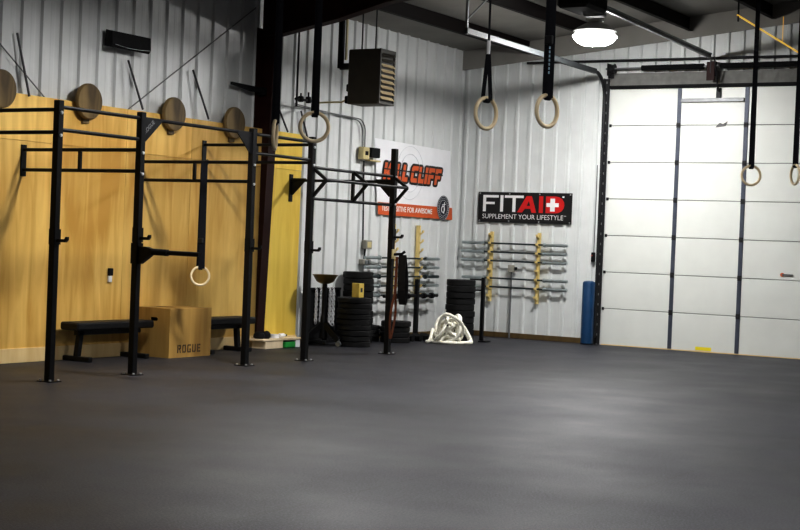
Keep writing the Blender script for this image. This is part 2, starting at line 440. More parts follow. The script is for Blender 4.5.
for x in (1.14, 2.5, 3.86, 5.15, 6.5, 7.85, 9.2, 10.55, 11.9, 13.25, 14.6, 15.95):
    mb = MB(); z = roof(x)
    for a, b in ((YS+.05, -19.92), (-19.88, FY2-.02), (FY2+.02, FY-.02), (FY+.02, -.04)):
        mb.box(x-.003, x+.003, a, b, z-.22, z-.012); mb.box(x-.003, x+.07, a, b, z-.226, z-.220); mb.box(x-.07, x+.003, a, b, z-.02, z-.012)
    struct(mb.build('roof_purlin', M['purlin']), 'dark red roof purlin')

# diagonal rod bracing on the wall, and the short struts that steady the plywood
for a, b, lab in (((-.045, -8.9, 2.60), (-.045, -5.90, 4.55), 'long thin brace rod rising up the metal wall towards the red column'),
                  ((-.045, -11.9, 4.52), (-.045, -9.4, 2.70), 'thin brace rod slanting down behind the first round target')):
    single(MB().tube([a, b], .008, 8), 'brace_rod', M['galv_dull'], lab, 'brace rod', 'wall brace rods')
for i, (y0, z0, y1, z1, lab) in enumerate(((-10.19, 3.61, -10.04, 2.93, 'short dark strut at the plywood top above the first rig upright'),
        (-8.38, 3.54, -8.16, 2.97, 'short dark strut on the metal wall under the black speaker'),
        (-7.16, 3.57, -6.89, 2.97, 'short dark strut between the last two round targets'),
        (-5.30, 3.29, -5.14, 2.955, 'short dark strut just beyond the red column'),
        (-4.749+.0, 3.285, -4.60, 2.80, 'short dark strut behind the big wooden ring near the fourth upright'))):
    mb = MB().tube([(-.05, y0, z0), (.016, y1, z1)], .013, 8)
    single(mb, 'wall_strut', M['strut'], lab, 'strut', 'plywood struts')

# ------------------------------------------------------------------ overhead door
dr = bpy.data.objects.new('door_1', None); COL.objects.link(dr); dr.location = (4.275, 0, 0); WORLD[dr.name] = (4.275, 0, 0)
struct(dr, 'white sectional overhead door')
SH = .5795
for k in range(7):
    z0, z1 = k*SH + (.012 if k == 0 else .004), (k+1)*SH - .004
    p = MB().cbox(DX0+.004, DX1-.004, .0, .045, z0, z1, .006).build('door_section', M['door'], dr)
    MB().box(DX0+.004, DX1-.004, .004, .04, z1, z1+.008).build('section_joint', M['joint'], p)
    for x in (3.74, 4.81):
        MB().cbox(x-.032, x+.032, -.010, .002, z0+.004, z1-.004, .003).build('stile', M['stile'], p)
        if k < 6: MB().box(x-.03, x+.03, -.022, -.008, z1-.035, z1+.04).cyl((x-.03, -.02, z1+.004), (x+.03, -.02, z1+.004), .010, 8).build('hinge', M['dark_metal'], p)
    if k < 6: MB().box(DX0+.006, DX0+.04, -.02, .002, z1-.02, z1+.025).build('roller_hinge', M['dark_metal'], p)
    if k == 6:
        MB().box(3.78, 4.77, -.045, .0, 3.83, 3.885).build('strut', M['galv_dull'], p)
        MB().box(4.33, 4.40, -.03, .0, 3.86, 4.04).build('opener_bracket', M['dark_metal'], p)
    if k == 5:
        MB().prism([(0, 0), (.16, .02), (.19, .09), (.12, .05), (.07, .07)], (4.33, -.012, 3.44), (1, 0, 0), (0, 0, 1), (0, .014, 0)).build('dark_scuff', M['joint'], p)
MB().cbox(DX0+.004, DX1-.004, -.004, .045, .0, .014, .003).build('bottom_seal', M['base_wood'], dr)
MB().box(DX0, DX1, -.06, .03, DZ, DZ+.045).build('top_angle', M['blackmat'], dr)
mb = MB(); n = 40
zz = [(i, -.03 - .012*math.sin(i*1.9)) for i in range(n+1)]
for i in range(n):
    x0 = DX0 + (DX1-DX0)*i/n; x1 = DX0 + (DX1-DX0)*(i+1)/n
    mb.quad((x0, zz[i][1], DZ+.045), (x1, zz[i+1][1], DZ+.045), (x1, -.02, 4.30), (x0, -.02, 4.30))
mb.build('header_seal', M['header'], dr)
MB().box(4.16, 4.41, -.003, .001, .026, .078).build('yellow_label', M['yellow'], dr)
lk = MB().cyl((5.46, .002, 1.24), (5.46, -.012, 1.24), .03, 14).build('lock_plate', M['orange'], dr)
MB().box(5.46, 5.62, -.02, -.008, 1.228, 1.252).build('lock_handle', M['galv_dull'], lk)

# vertical jamb angle + curved horizontal track + hangers, one thing per side
def track(X, sgn, label, mat, y_end, z_h, rise):
    t = thing('garage_door_track', label, 'door track', (X, -.05, 0))
    mb = MB().box(X-.028, X+.05, -.012, -.002, 0.0, 4.22).box(X-.028, X-.018, -.09, -.012, 0, 4.22)
    mb.build('jamb_angle', M['slotted'], t)
    R = .40; pts = [(X, -.085, .12), (X, -.085, z_h-R)]
    for i in range(1, 9):
        a = PI/2*i/8; pts.append((X, -.085-R+R*math.cos(a), z_h-R+R*math.sin(a)))
    vert = pts[:]; MB().tube(vert, .028, 8).build('curved_track', M['dark_metal'], t)
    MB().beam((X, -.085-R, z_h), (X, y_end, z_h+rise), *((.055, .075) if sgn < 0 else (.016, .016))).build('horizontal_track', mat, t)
    return t
t = track(2.52, -1, 'grey door track at the overhead door edge beside the blue post', M['track'], -4.72, 4.285, .03)
MB().beam((2.52, -4.70, 4.27), (2.52, -4.70, roof(2.5)-.24), .03, .03).build('hanger', M['galv_dull'], t)
MB().beam((2.52, -4.70, 4.46), (3.2, -4.70, roof(3.2)-.02), .03, .012).build('hanger_brace', M['galv'], t)
t = track(6.03, 1, 'thin door track with painted-on yellow lamplight high above the two rings before the overhead door', M['painted_glow'], -4.24, 4.27, .165)
MB().beam((6.03, -2.36, 4.36), (6.03, -2.36, 4.70), .007, .007).build('hanger', M['painted_glow'], t)
MB().beam((6.03, -4.2, 4.36), (6.03, -4.2, roof(6.03)-.005), .03, .012).build('hanger_brace', M['dark_metal'], t)

t = thing('torsion_spring_shaft', 'long dark spring shaft across the wall above the overhead door', 'spring shaft', (4.27, -.14, 4.36))
MB().cyl((2.55, -.14, 4.36), (6.0, -.14, 4.36), .016, 10).build('shaft', M['galv_dull'], t)
for a, b in ((3.15, 4.16), (4.42, 5.6)):
    mb = MB(); npt = int((b-a)/.012)
    mb.lathe((a, -.14, 4.36), [(.045 if i % 2 else .038, (b-a)*i/npt) for i in range(npt+1)], 14, 'X'); mb.build('spring', M['blackmat'], t, True)
for x in (2.66, 5.88):
    MB().lathe((x, -.14, 4.36), [(.02, -.05), (.075, -.05), (.075, -.03), (.055, -.02), (.055, .03), (.08, .04), (.02, .04)], 18, 'X').build('cable_drum', M['dark_metal'], t, True)
for x in (2.6, 4.28, 5.95):
    MB().box(x-.006, x+.006, -.20, -.04, 4.25, 4.44).box(x-.05, x+.05, -.048, -.04, 4.22, 4.44).build('bearing_plate', M['dark_metal'], t)
MB().box(4.22, 4.34, -.19, -.15, 4.14, 4.42).build('center_bracket', M['red'], t)

t = thing('door_opener', 'ceiling door opener with a long rail running to the overhead door', 'door opener', (4.27, -4.8, 4.55))
MB().beam((4.27, -4.55, 4.60), (4.27, -.22, 4.50), .05, .045).build('rail', M['galv_dull'], t)
MB().beam((4.305, -4.55, 4.63), (4.305, -.22, 4.53), .012, .02).build('rail_chain', M['galv'], t)
b = MB().cbox(4.06, 4.48, -5.25, -4.60, 4.46, 4.74, .04).build('motor_housing', M['blackmat'], t)
MB().cbox(4.14, 4.40, -4.60, -4.45, 4.445, 4.50, .01).build('end_cover', M['galv_dull'], b)
for y in (-5.1, -4.7):
    MB().beam((4.12, y, 4.74), (4.12, y, roof(4.1)-.004), .025, .01).build('hanger_strap', M['galv_dull'], t)
MB().beam((4.372, -.30, 4.48), (4.372, -.055, 3.98), .03, .014, (1, 0, 0)).build('door_arm', M['dark_metal'], t)

single(MB().tube([(1.12, -.055, 4.505), (9., -.055, 4.47)], .020, 10), 'conduit_run', M['dark_metal'], 'dark straight pipe running along the back wall above the overhead door', 'pipe')

# ------------------------------------------------------------------ lamps
def lamp(x, y, z, label, first=[None]):
    if first[0] is None:
        t = thing('high_bay_lamp', label, 'lamp', (x, y, z), 'high bay lamps')
        MB().lathe((x, y, z), [(.0, -.10), (.19, -.095), (.25, -.06), (.312, .015), (.305, .035), (.27, .07), (.22, .085), (.0, .085)], 36).build('lens', M['lens'], t, True)
        MB().lathe((x, y, z), [(.300, .083), (.306, .088), (.25, .13), (.15, .19), (.07, .215), (.07, .23), (.0, .23), (.0, .2), (.06, .2), (.14, .178), (.24, .118)], 36).build('reflector', M['reflector'], t, True)
        MB().cbox(x-.10, x+.10, y-.10, y+.10, z+.22, z+.34, .015).build('ballast_box', M['reflector'], t)
        MB().cyl((x, y, z+.335), (x, y, z+.615), .010, 8).build('hanging_rod', M['galv_dull'], t)
        first[0] = t; return t
    c = copy_thing(first[0], (x, y, z), label)
    return c
l0 = lamp(3.44, -2.64, 4.475, 'bright white round lamp hanging from the roof in front of the overhead door')
SK = None
for x, y, w in ((3.44, -9.3, 'above the pull-up rig'), (10.4, -9.6, 'over the middle of the open floor'), (10.4, -16.6, 'over the front of the floor')):
    z = 4.475 + .1*(x-3.44)
    t = lamp(x, y, z, 'unseen round roof lamp with added light-cutting skirt ' + w)
    if SK is None:
        WORLD[t.name] = (x, y, z)
        SK = MB().lathe((x, y, z), [(.322, .085), (.33, .085), (.352, -.115), (.344, -.115)], 36, 'Z', True).build('added_light_skirt', M['reflector'], t, True)  # skirt added to the unseen lamps so the wall tops fall darker
    else:
        c = SK.copy(); COL.objects.link(c); c.parent = t

# ------------------------------------------------------------------ pull-up rig
XR, H = 1.674, 2.734
YU = (-11.292, -10.085, -8.150, -6.945, -5.005)
rig = thing('pull_up_rig', 'tall black steel pull-up rig of five uprights braced back to the plywood wall', 'pull-up rig', (XR, -8.15, 0))
S = .036
for i, y in enumerate(YU):
    top = H
    mb = MB().cbox(XR-S, XR+S, y-S, y+S, .008, top, .005)
    u = mb.build('upright', M['black'], rig)
    bp_ = MB().box(XR-.09, XR+.09, y-.075, y+.075, 0, .010)
    pl = bp_.build('base_plate', M['black'], u)
    for dx, dy in ((.065, -.055), (.065, .055), (-.065, -.055), (-.065, .055)): MB().lathe((XR+dx, y+dy, .0102), [(.013, 0), (.013, .014), (0, .016)], 8).build('anchor_bolt', M['bolt'], u)
R = .019
def ybar(y0, y1, z, x=XR, name='pull_up_bar', r=R): MB().cyl((x, y0+S, z), (x, y1-S, z), r, 12).build(name, M['black'], rig, True)
def zbolt(y, z):
    MB().lathe((XR+S, y-.0, z), [(.016, 0), (.016, .012), (.0, .014)], 10, 'X').build('bar_bolt', M['bolt'], rig)
for a, b in ((0, 1), (2, 3)):
    for z in (2.672, 2.452): ybar(YU[a], YU[b], z)
ybar(YU[1], YU[2], 2.672)
for y, zs in ((YU[0], (2.645, 2.425)), (YU[3], (2.638, 2.42)), (YU[1], (2.342, 2.122)), (YU[2], (2.342, 2.122))):
    for z in zs: MB().cyl((.012, y, z), (XR-S, y, z), R, 12).build('wall_bar', M['black'], rig, True)
    MB().box(XR*.5-.016, XR*.5+.016, y-.016, y+.016, zs[1], zs[0]).build('bar_strut', M['black'], rig)
    pl = MB().cbox(.001, .014, y-.04, y+.04, zs[1]-.07, zs[0]+.055, .003).build('wall_plate', M['black'], rig)
    for z in zs: zbolt(y, z-.03)
# gusseted single bar at the last upright
y = YU[4]
MB().cyl((.012, y, 2.295), (XR-S, y, 2.295), R, 12).build('wall_bar', M['black'], rig, True)
MB().cbox(.001, .014, y-.04, y+.04, 2.0, 2.38, .003).build('wall_plate', M['black'], rig)
def gusset(pts, o, u, name='gusset', cut=None):
    mb = MB().prism(pts, o, u, (0, 0, 1), tuple(Vector(u).cross(Vector((0, 0, 1)))*.012))
    return mb.build(name, M['black'], rig)
gusset([(0, .03), (.24, .03), (.24, .0), (.03, -.20), (0, -.20)], (.014, y+.006, 2.295), (1, 0, 0))
gusset([(0, .03), (-.24, .03), (-.24, .0), (-.03, -.20), (0, -.20)], (XR-S, y+.006, 2.295), (1, 0, 0))
for z in (2.36, 2.0): zbolt(y, z)
g = gusset([(0, .0), (.27, .0), (.27, -.02), (.02, -.24), (0, -.24)], (XR+.006, YU[1]+S, 2.672), (0, 1, 0))
text_into(MB(), 'ROGUE', (XR+.0185, YU[1]+.052, 2.51), Vector((0, .74, .67)), Vector((0, -.67, .74)), (0, 0, 0), .19, .045, .01).build('gusset_lettering', M['galv_dull'], g)
gusset([(0, .0), (-.27, .0), (-.27, -.02), (-.02, -.24), (0, -.24)], (XR+.006, YU[2]-S, 2.672), (0, 1, 0))
# triangular pull-up truss between the last two uprights
zt, zb, za, xa = 2.365, 1.985, 2.215, XR+.215
ybar(YU[3], YU[4], zt); ybar(YU[3], YU[4], zb)
MB().cyl((xa, YU[3]+.0, za), (xa, YU[4]+.0, za), R, 12).build('pull_up_bar', M['black'], rig, True)
for yy in (YU[3]+.02, (YU[3]+YU[4])/2-.02, YU[4]+.0):
    MB().beam((XR+.0, yy, zt), (xa, yy, za), .034, .034).beam((XR+.0, yy, zb), (xa, yy, za), .034, .034).build('truss_bracket', M['black'], rig)
yy = (YU[3]+YU[4])/2-.02
MB().box(XR-.018, XR+.018, yy-.018, yy+.018, zb, zt).build('bar_strut', M['black'], rig)

# J-hooks and the dip bar hung on the uprights
def j_hook(y, z, label):
    t = thing('j_hook', label, 'J-hook', (XR, y, z), 'j hooks on the rig')
    MB().box(XR-.030, XR+.044, y-.044, y-.0375, z-.05, z+.10).box(XR-.030, XR+.044, y+.0375, y+.044, z-.05, z+.10).box(XR+.0375, XR+.044, y-.044, y+.044, z-.05, z+.10).build('bracket', M['black'], t)
    MB().prism([(0, -.025), (.11, -.025), (.135, .0), (.135, .028), (.115, .028), (.10, .004), (0, .004)], (XR+.0445, y+.015, z), (1, 0, 0), (0, 0, 1), (0, -.03, 0)).build('hook_arm', M['black'], t)
    return t
j_hook(YU[0], 1.385, 'black J-hook halfway up the first rig upright')
j_hook(YU[1], 1.435, 'black J-hook just above the dip bar')
j_hook(YU[2], 1.365, 'black J-hook on the middle rig upright beside the hanging strap')
j_hook(YU[3], 1.365, 'black J-hook on the fourth upright beside the yellow plywood edge')
j_hook(YU[4], 1.57, 'black J-hook on the last upright below the printed banner')
y = YU[1]; z = 1.29
t = thing('dip_bar', 'black dip bar with a triangular bracket sticking out from the second rig upright', 'dip bar', (XR, y, z))
MB().box(XR-.04, XR+.046, y-.046, y-.0375, z-.13, z+.085).box(XR+.0375, XR+.046, y-.046, y+.046, z-.13, z+.085).box(XR-.04, XR+.046, y+.0375, y+.046, z-.13, z+.085).build('bracket', M['black'], t)
MB().prism([(0, .05), (.09, .05), (.17, .03), (.17, -.03), (.02, -.13), (0, -.13)], (XR+.0465, y+.03, z), (1, 0, 0), (0, 0, 1), (0, -.06, 0)).build('gusset', M['black'], t)
MB().cyl((XR+.20, y, z), (XR+.42, y, z-.003), .034, 14).build('grip', M['blackmat'], t, True)
MB().cyl((XR+.05, y, z), (XR+.83, y, z-.006), .024, 14).build('bar', M['black'], t, True)

# ------------------------------------------------------------------ gymnastic rings
def ring(c, top, ratio, label, sgn=1, leg_z=None, R=.1065, r=.0145, patch=False, width=.038, spread=.02, clip=None):
    """c = centre of the hoop, top = z where the strap is fixed, ratio = how open the hoop looks"""
    c = Vector(c); v = (CAM - c); v.z = 0; v.normalize()
    a = sgn*math.acos(max(-1, min(1, ratio)))
    nrm = Matrix.Rotation(a, 3, 'Z') @ v; side = Vector((-nrm.y, nrm.x, 0)); 
    t = thing('gymnastic_ring', label, 'gymnastic ring', tuple(c), 'hanging gymnastic rings')
    MB().torus(c, R, r, nrm, 48, 12).build('hoop', M['ring_wood'], t, True)
    zt = c.z + R
    mid = leg_z if leg_z else top
    cs = Vector((-v.y, v.x, 0))         # strap flat towards the camera side
    mb = MB()
    for s in (-1, 1):
        p0 = Vector((c.x, c.y, zt-.02)) + cs*(s*.012) + v*(s*.018)
        p1 = Vector((c.x, c.y, mid)) + cs*(s*.002) + v*(s*.004)
        if leg_z: p0 = Vector((c.x, c.y, zt-.02)) + cs*(s*spread) + v*(s*.018)
        mb.beam(p0, p1, width if not leg_z else .028, .004, v)
    mb.cyl(Vector((c.x, c.y, zt-.017)) - nrm.cross(Vector((0, 0, 1)))*.022, Vector((c.x, c.y, zt-.017)) + nrm.cross(Vector((0, 0, 1)))*.022, .0185, 10)
    st = mb.build('strap', M['strap'], t)
    if leg_z:
        MB().cyl((c.x, c.y, mid), (c.x, c.y, top), .008, 8).build('cord', M['strap'], t)
        MB().cyl((c.x, c.y, mid-.02), (c.x, c.y, mid+.075), .014, 8).build('knot_tape', M['white'], t)
    if clip:
        k = MB().cbox(c.x-.03, c.x+.03, c.y-.03, c.y+.03, clip-.03, clip+.03, .006).build('buckle', M['dark_metal'], t)
    if patch:
        q = Vector((c.x, c.y, 0)) + v*.024
        mb = MB()
        for i in range(7): mb.beam(q + cs*.002 + Vector((0, 0, c.z+.25+i*.028)), q + cs*.002 + Vector((0, 0, c.z+.268+i*.028)), .010, .002, v)
        mb.build('strap_print', M['pale_blue'], t)
    return t
rz = lambda x: roof(x) - .36
ring((7.126, -12.75, 2.408), rz(7.15), .68, 'pale wooden ring on a black strap with a white taped cord', 1, 2.84, spread=.028)
ring((7.595, -12.75, 2.419), rz(7.6), .66, 'pale wooden ring on a wide black strap in front of the bright lamp', 1, patch=True, clip=2.90, width=.05)
ring((5.681, -12.75, 2.322), rz(5.68), .99, 'pale wooden ring hanging face-on at the top of the fourth rig upright')
ring((5.321, -12.75, 2.263), rz(5.32), .12, 'pale wooden ring seen edge-on in front of the red column')
ring((6.759, -5.70, 2.391), rz(6.71), .94, 'pale wooden ring hanging before the door, first from the blue post')
ring((7.254, -5.70, 2.407), rz(7.2), .42, 'pale wooden ring seen narrow before the far end of the overhead door', -1)
t = ring((1.02, YU[2]-.052, 1.005), 2.345, .98, 'pale wooden ring low on a black strap tied to the rig by the plyo box', clip=1.42, width=.075)
MB().torus((1.02, YU[2], 2.342), .0275, .006, (1, 0, 0), 20, 6).beam((1.02, YU[2]-.03, 2.345), (1.02, YU[2]-.056, 2.335), .05, .008).build('strap_loop', M['strap'], t, True)

# ------------------------------------------------------------------ round targets on the plywood's top edge
def target(y, label, first=[None]):
    z = 2.965
    if first[0] is None:
        t = thing('round_target', label, 'target', (.03, y, z), 'round wooden targets on the plywood')
        MB().lathe((.03, y, z), [(0, 0), (.195, 0), (.207, .012), (.207, .045), (.195, .06), (.16, .062), (.05, .058), (0, .058)], 40, 'X').build('disc', M['target_wood'], t, True)
        MB().box(.001, .032, y-.05, y+.05, z-.25, z-.01).build('mounting_block', M['sill_wood'], t)
        first[0] = t; return t
    return copy_thing(first[0], (.03, y, z), label)
target(-10.50, 'brown wooden disc on the plywood edge cut by the picture border')
target(-9.15, 'brown wooden disc on the plywood between the first two rig uprights')
target(-7.635, 'brown wooden disc on the plywood just past the second rig upright')
target(-6.41, 'brown wooden disc on the plywood beside the middle upright and red column')

# wall speaker
t = thing('wall_speaker', 'wide black speaker mounted high on the ribbed metal wall', 'speaker', (.02, -8.49, 3.63))
bd = MB().prism([(0, .02), (.10, 0), (.13, .04), (.12, .19), (.02, .21)], (-.03, -8.83, 3.635), (1, 0, 0), (0, 0, 1), (0, .68, 0)).build('cabinet', M['blackmat'], t)
pts = [(.098, -8.78+.62*i/12, 3.672-.018*math.sin(PI*i/12)) for i in range(13)]
MB().tube(pts, .004, 6).build('trim_strip', M['galv'], bd)
MB().box(-.07, -.025, -8.56, -8.42, 3.68, 3.80).build('mount', M['dark_metal'], t)

# small switch on the plywood
t = thing('wall_switch', 'small black and white switch box low on the plywood', 'switch', (.01, -8.63, .89))
MB().cbox(.001, .035, -8.665, -8.595, .965, 1.05, .006).build('box', M['blackmat'], t)
MB().cbox(.001, .025, -8.665, -8.60, .885, .962, .006).build('white_plate', M['white'], t)

# bracket on the column
t = thing('steel_bracket', 'short black pointed bracket on the red column above the plywood', 'bracket', (-.02, -6.1, 3.46))
MB().prism([(0, 0), (.66, -.01), (.66, -.07), (.45, -.085), (.25, -.06), (0, -.035)], (.01, -6.46, 3.50), (0, 1, 0), (0, 0, 1), (.03, 0, 0)).build('arm', M['blackmat'], t)
MB().box(-.05, .05, -5.80, -5.715, 3.40, 3.50).build('clamp', M['blackmat'], t)

# ------------------------------------------------------------------ unit heater with its gas line
t = thing('unit_heater', 'dark brown unit heater with tan louvers hung high by the wall', 'heater', (1.14, -4.82, 3.34))
x0, x1, y0, y1, z0, z1 = .87, 1.385, -4.99, -4.60, 3.345, 4.085
MB().cbox(x0, x1-.02, y0, y1, z0, z1, .012).build('housing', M['heater'], t)
fr = MB()
fr.box(x1-.02, x1, y0, y0+.03, z0, z1); fr.box(x1-.02, x1, y1-.03, y1, z0, z1); fr.box(x1-.02, x1, y0+.03, y1-.03, z0, z0+.03); fr.box(x1-.02, x1, y0+.03, y1-.03, z1-.05, z1)
fr.build('front_frame', M['heater'], t)
for k in range(9):
    z = z0 + .06 + k*.073
    MB().add([(x1-.019, y0+.032, z+.042), (x1-.019, y1-.032, z+.042), (x1+.018, y1-.032, z), (x1+.018, y0+.032, z), (x1-.019, y0+.032, z+.048), (x1-.019, y1-.032, z+.048), (x1+.022, y1-.032, z+.004), (x1+.022, y0+.032, z+.004)],
             [(0,1,2,3), (7,6,5,4), (0,4,5,1), (1,5,6,2), (2,6,7,3), (3,7,4,0)]).build('louver', M['louver'] if k < 7 else M['heater'], t)
for x in (.96, 1.18): MB().cyl((x, -4.8, z1), (x, -4.8, roof(x)-.004), .010, 8).build('hanging_rod', M['dark_metal'], t)
fl = MB().tube([(.62, -4.80, roof(.62)-.004), (.62, -4.80, 3.86)], .045, 14); fl.tube([(.62, -4.80, 3.88), (.865, -4.80, 3.88)], .045, 14); fl.build('flue', M['blackmat'], t, True)
MB().cbox(.80, .868, -4.95, -4.82, 3.36, 3.46, .01).build('gas_valve', M['blackmat'], t)
MB().cbox(.82, .868, -4.95, -4.8, 3.52, 3.62, .01).build('ignition_box', M['blackmat'], t)
MB().box(.55, .575, -4.6, -4.57, 4.0, 4.75).build('flue_cover', M['tan_box'], t)

t = thing('gas_pipe', 'thin dark gas pipe dropping from the roof and running across to the heater', 'pipe', (.12, -5.1, 3.3))
MB().tube([(.2, -5.22, roof(.2)-.004), (.2, -5.22, 3.30)], .014, 8).build('drop_pipe', M['dark_metal'], t)
MB().tube([(.2, -5.25, 3.40), (.2, -4.68, 3.41)], .018, 8).build('cross_pipe', M['dark_metal'], t)
MB().cbox(.165, .235, -5.16, -5.09, 3.37, 3.45, .012).cyl((.2, -5.125, 3.44), (.2, -5.125, 3.49), .012, 8).build('valve', M['blackmat'], t)
MB().cbox(.165, .235, -4.97, -4.91, 3.37, 3.46, .012).cyl((.2, -4.94, 3.45), (.2, -4.94, 3.52), .012, 8).build('valve', M['blackmat'], t)
MB().tube([(.2, -4.70, 3.40), (.35, -4.65, 3.41), (.60, -4.72, 3.40), (.78, -4.88, 3.41)], .012, 8).build('flex_pipe', M['tan_box'], t)

# conduit, thermostat and boxes on the wall
t = thing('electrical_conduit', 'thin dark conduit bending down the white wall beside the printed banner', 'conduit', (-.05, -3.4, 2.9))
for o in (0, .07):
    pts = [(-.05, -4.9, 3.34+o*.4), (-.05, -3.25-o, 3.315+o*.0-o*.3)]
    for i in range(1, 7): a = PI/2*i/6; pts.append((-.05, -3.25-o+.20*math.sin(a), 3.115-o*.3+.20*math.cos(a)))
    pts.append((-.05, -3.05-o, 2.902)); MB().tube(pts, .009, 8).build('pipe', M['galv_dull'], t)
MB().tube([(-.05, -3.06, 2.698), (-.05, -3.0, 1.512)], .012, 8).build('lower_pipe', M['dark_metal'], t)
MB().tube([(-.05, -2.93, 1.373), (-.05, -2.95, 1.226)], .014, 8).build('lower_pipe', M['dark_metal'], t)
t = thing('control_box', 'tan and black control boxes high on the wall beside the banner', 'control box', (-.05, -3.0, 2.7))
MB().cbox(-.07, .03, -3.20, -3.03, 2.715, 2.90, .008).build('tan_case', M['tan_box'], t)
MB().cbox(-.03, .05, -3.0, -2.76, 2.76, 2.905, .008).build('black_case', M['blackmat'], t)
MB().cbox(-.05, .04, -3.03, -2.72, 2.70, 2.722, .004).build('shelf', M['tan_box'], t)
MB().box(.03, .034, -3.15, -3.07, 2.78, 2.84).build('dial', M['blackmat'], t)
t = thing('outlet_box', 'grey outlet box halfway down the white wall under the conduit', 'outlet', (-.05, -2.92, 1.38))
MB().cbox(-.07, .02, -3.01, -2.84, 1.375, 1.51, .008).build('box', M['grey_box'], t)
MB().cbox(.02, .026, -2.98, -2.87, 1.40, 1.485, .002).build('cover_plate', M['tan_box'], t)
t = thing('outlet_box', 'grey outlet box with plugs lowest on the white wall above the plate stack', 'outlet', (-.05, -2.95, 1.04))
MB().cbox(-.07, .02, -3.07, -2.86, 1.138, 1.222, .008).build('box', M['grey_box'], t)
MB().cbox(.02, .05, -3.04, -2.98, 1.15, 1.21, .008).build('plug', M['galv'], t)
MB().cbox(.02, .05, -2.95, -2.89, 1.15, 1.21, .008).build('plug', M['galv'], t)

# ------------------------------------------------------------------ banners
t = thing('wall_banner', 'white printed KILL CLIFF banner with an orange strip on the ribbed wall', 'banner', (-.06, -1.5, 1.9))
A = Vector((-.062, -2.757, 3.067)); B_ = Vector((-.062, -.394, 3.040)); C_ = Vector((-.062, -.255, 1.906)); D_ = Vector((-.062, -2.59, 1.911))
mb = MB(); nx, nz = 14, 6
def bp(u, v): return A.lerp(B_, u).lerp(D_.lerp(C_, u), v)
vs = []
for j in range(nz+1):
    for i in range(nx+1):
        p = bp(i/nx, j/nz); p.x += .006*math.sin(i*2.4+j)*(j/nz); vs.append(p)
mb.add(vs, [(j*(nx+1)+i, j*(nx+1)+i+1, (j+1)*(nx+1)+i+1, (j+1)*(nx+1)+i) for j in range(nz) for i in range(nx)])
sheet = mb.build('sheet', M['white'], t, True)
XB = -.052
a, b = bp(0, .835), bp(1, .825)
MB().add([(XB, a.y, a.z), (XB, b.y, b.z), (XB, C_.y, C_.z), (XB, D_.y, D_.z)], [(0, 1, 2, 3)]).build('orange_strip', M['orange'], t)
mb = MB()
for r_ in (.30, .52):
    if r_ < .5: mb.torus((XB-.001, -1.68, 2.60), r_, .004, (1, 0, 0), 48, 4)
    else: mb.torus((XB-.001, -1.68, 2.60), .42, .003, (1, 0, 0), 48, 4)
mb.build('target_circles', M['faint'], t)
G = {  # block letters on a unit grid (width, quads)
 'K': (.78, [[(0,0),(.26,0),(.26,1),(0,1)], [(.26,.42),(.50,1),(.80,1),(.52,.52),(.80,0),(.50,0),(.26,.40)]]),
 'I': (.30, [[(0,0),(.28,0),(.28,1),(0,1)]]),
 'L': (.62, [[(0,0),(.60,0),(.60,.27),(.27,.27),(.27,1),(0,1)]]),
 'C': (.74, [[(0,.14),(.12,0),(.70,0),(.70,.27),(.27,.27),(.27,.73),(.70,.73),(.70,1),(.12,1),(0,.86)]]),
 'F': (.68, [[(0,0),(.27,0),(.27,.36),(.58,.36),(.58,.60),(.27,.60),(.27,.75),(.66,.75),(.66,1),(0,1)]]),
 'R': (.76, [[(0,0),(.26,0),(.26,.36),(.36,.36),(.48,0),(.76,0),(.62,.42),(.74,.54),(.74,.86),(.62,1),(0,1)]]),
}
def block(mb, s, o, u, v, h, t, gap=.10, shear=0., sx=1., grow=0.):
    """sets the block letters of s side by side; returns the width used"""
    x = 0.
    for ch in s:
        if ch == ' ': x += .22; continue
        w, polys = G[ch]
        for poly in polys:
            q = []
            cx = sum(p[0] for p in poly)/len(poly); cy = sum(p[1] for p in poly)/len(poly)
            for (px, py) in poly:
                if grow:
                    px += grow*(1 if px > w/2 else -1); py += grow*(1 if py > .5 else -1)
                q.append(((x+px+shear*py)*h*sx, py*h))
            mb.prism(q, o, u, v, t)
        x += w + gap
    return x*h*sx
o = Vector((XB, -2.50, 2.455)); U, V = Vector((0, 1, 0)), Vector((0, 0, 1))
w0 = block(MB(), 'KILL CLIFF', o, U, V, .265, (.001, 0, 0), .07, .20)
sx = (1.86-.06)/w0
mb = MB()
for k in range(12):      # black outline: the letters shifted all round
    a = 2*PI*k/12; block(mb, 'KILL CLIFF', o + U*(.044*math.cos(a)) + V*(.036*math.sin(a)), U, V, .265, (.0006+k*.00004, 0, 0), .07, .20, sx)
mb.build('letter_outline', M['banner_black'], t)
o2 = o + Vector((.002, 0, 0))
mb = MB(); block(mb, 'KILL CLIFF', o2, U, V, .265, (.001, 0, 0), .07, .20, sx); mb.build('headline_lettering', M['orange'], t)
MB().box(XB+.003, XB+.004, -2.49, -.64, 2.455+.155, 2.455+.176).build('stencil_line', M['banner_black'], t)
text_into(MB(), 'TEST POSITIVE FOR AWESOME', (XB+.002, -2.50, 1.975), (0, 1, 0), (0, 0, 1), (0, 0, 0), 1.56, .085, .02).build('slogan_lettering', M['print_white'], t)
ec = (XB+.003, -.58, 2.09)
em = MB().lathe(ec, [(0, .0), (.205, .0), (.205, .001), (0, .001)], 40, 'X').build('emblem', M['navy'], t)
mb = MB()
for k in range(26):        # ring of marks around the emblem
    a0 = 2*PI*k/26; a1 = a0 + 2*PI/26*.45
    mb.add([(ec[0]+.003, ec[1]+r_*math.cos(a), ec[2]+r_*math.sin(a)) for r_, a in ((.158, a0), (.169, a0), (.169, a1), (.158, a1))], [(0, 1, 2, 3)])
mb.torus((ec[0]+.002, ec[1], ec[2]), .192, .003, (1, 0, 0), 40, 4)
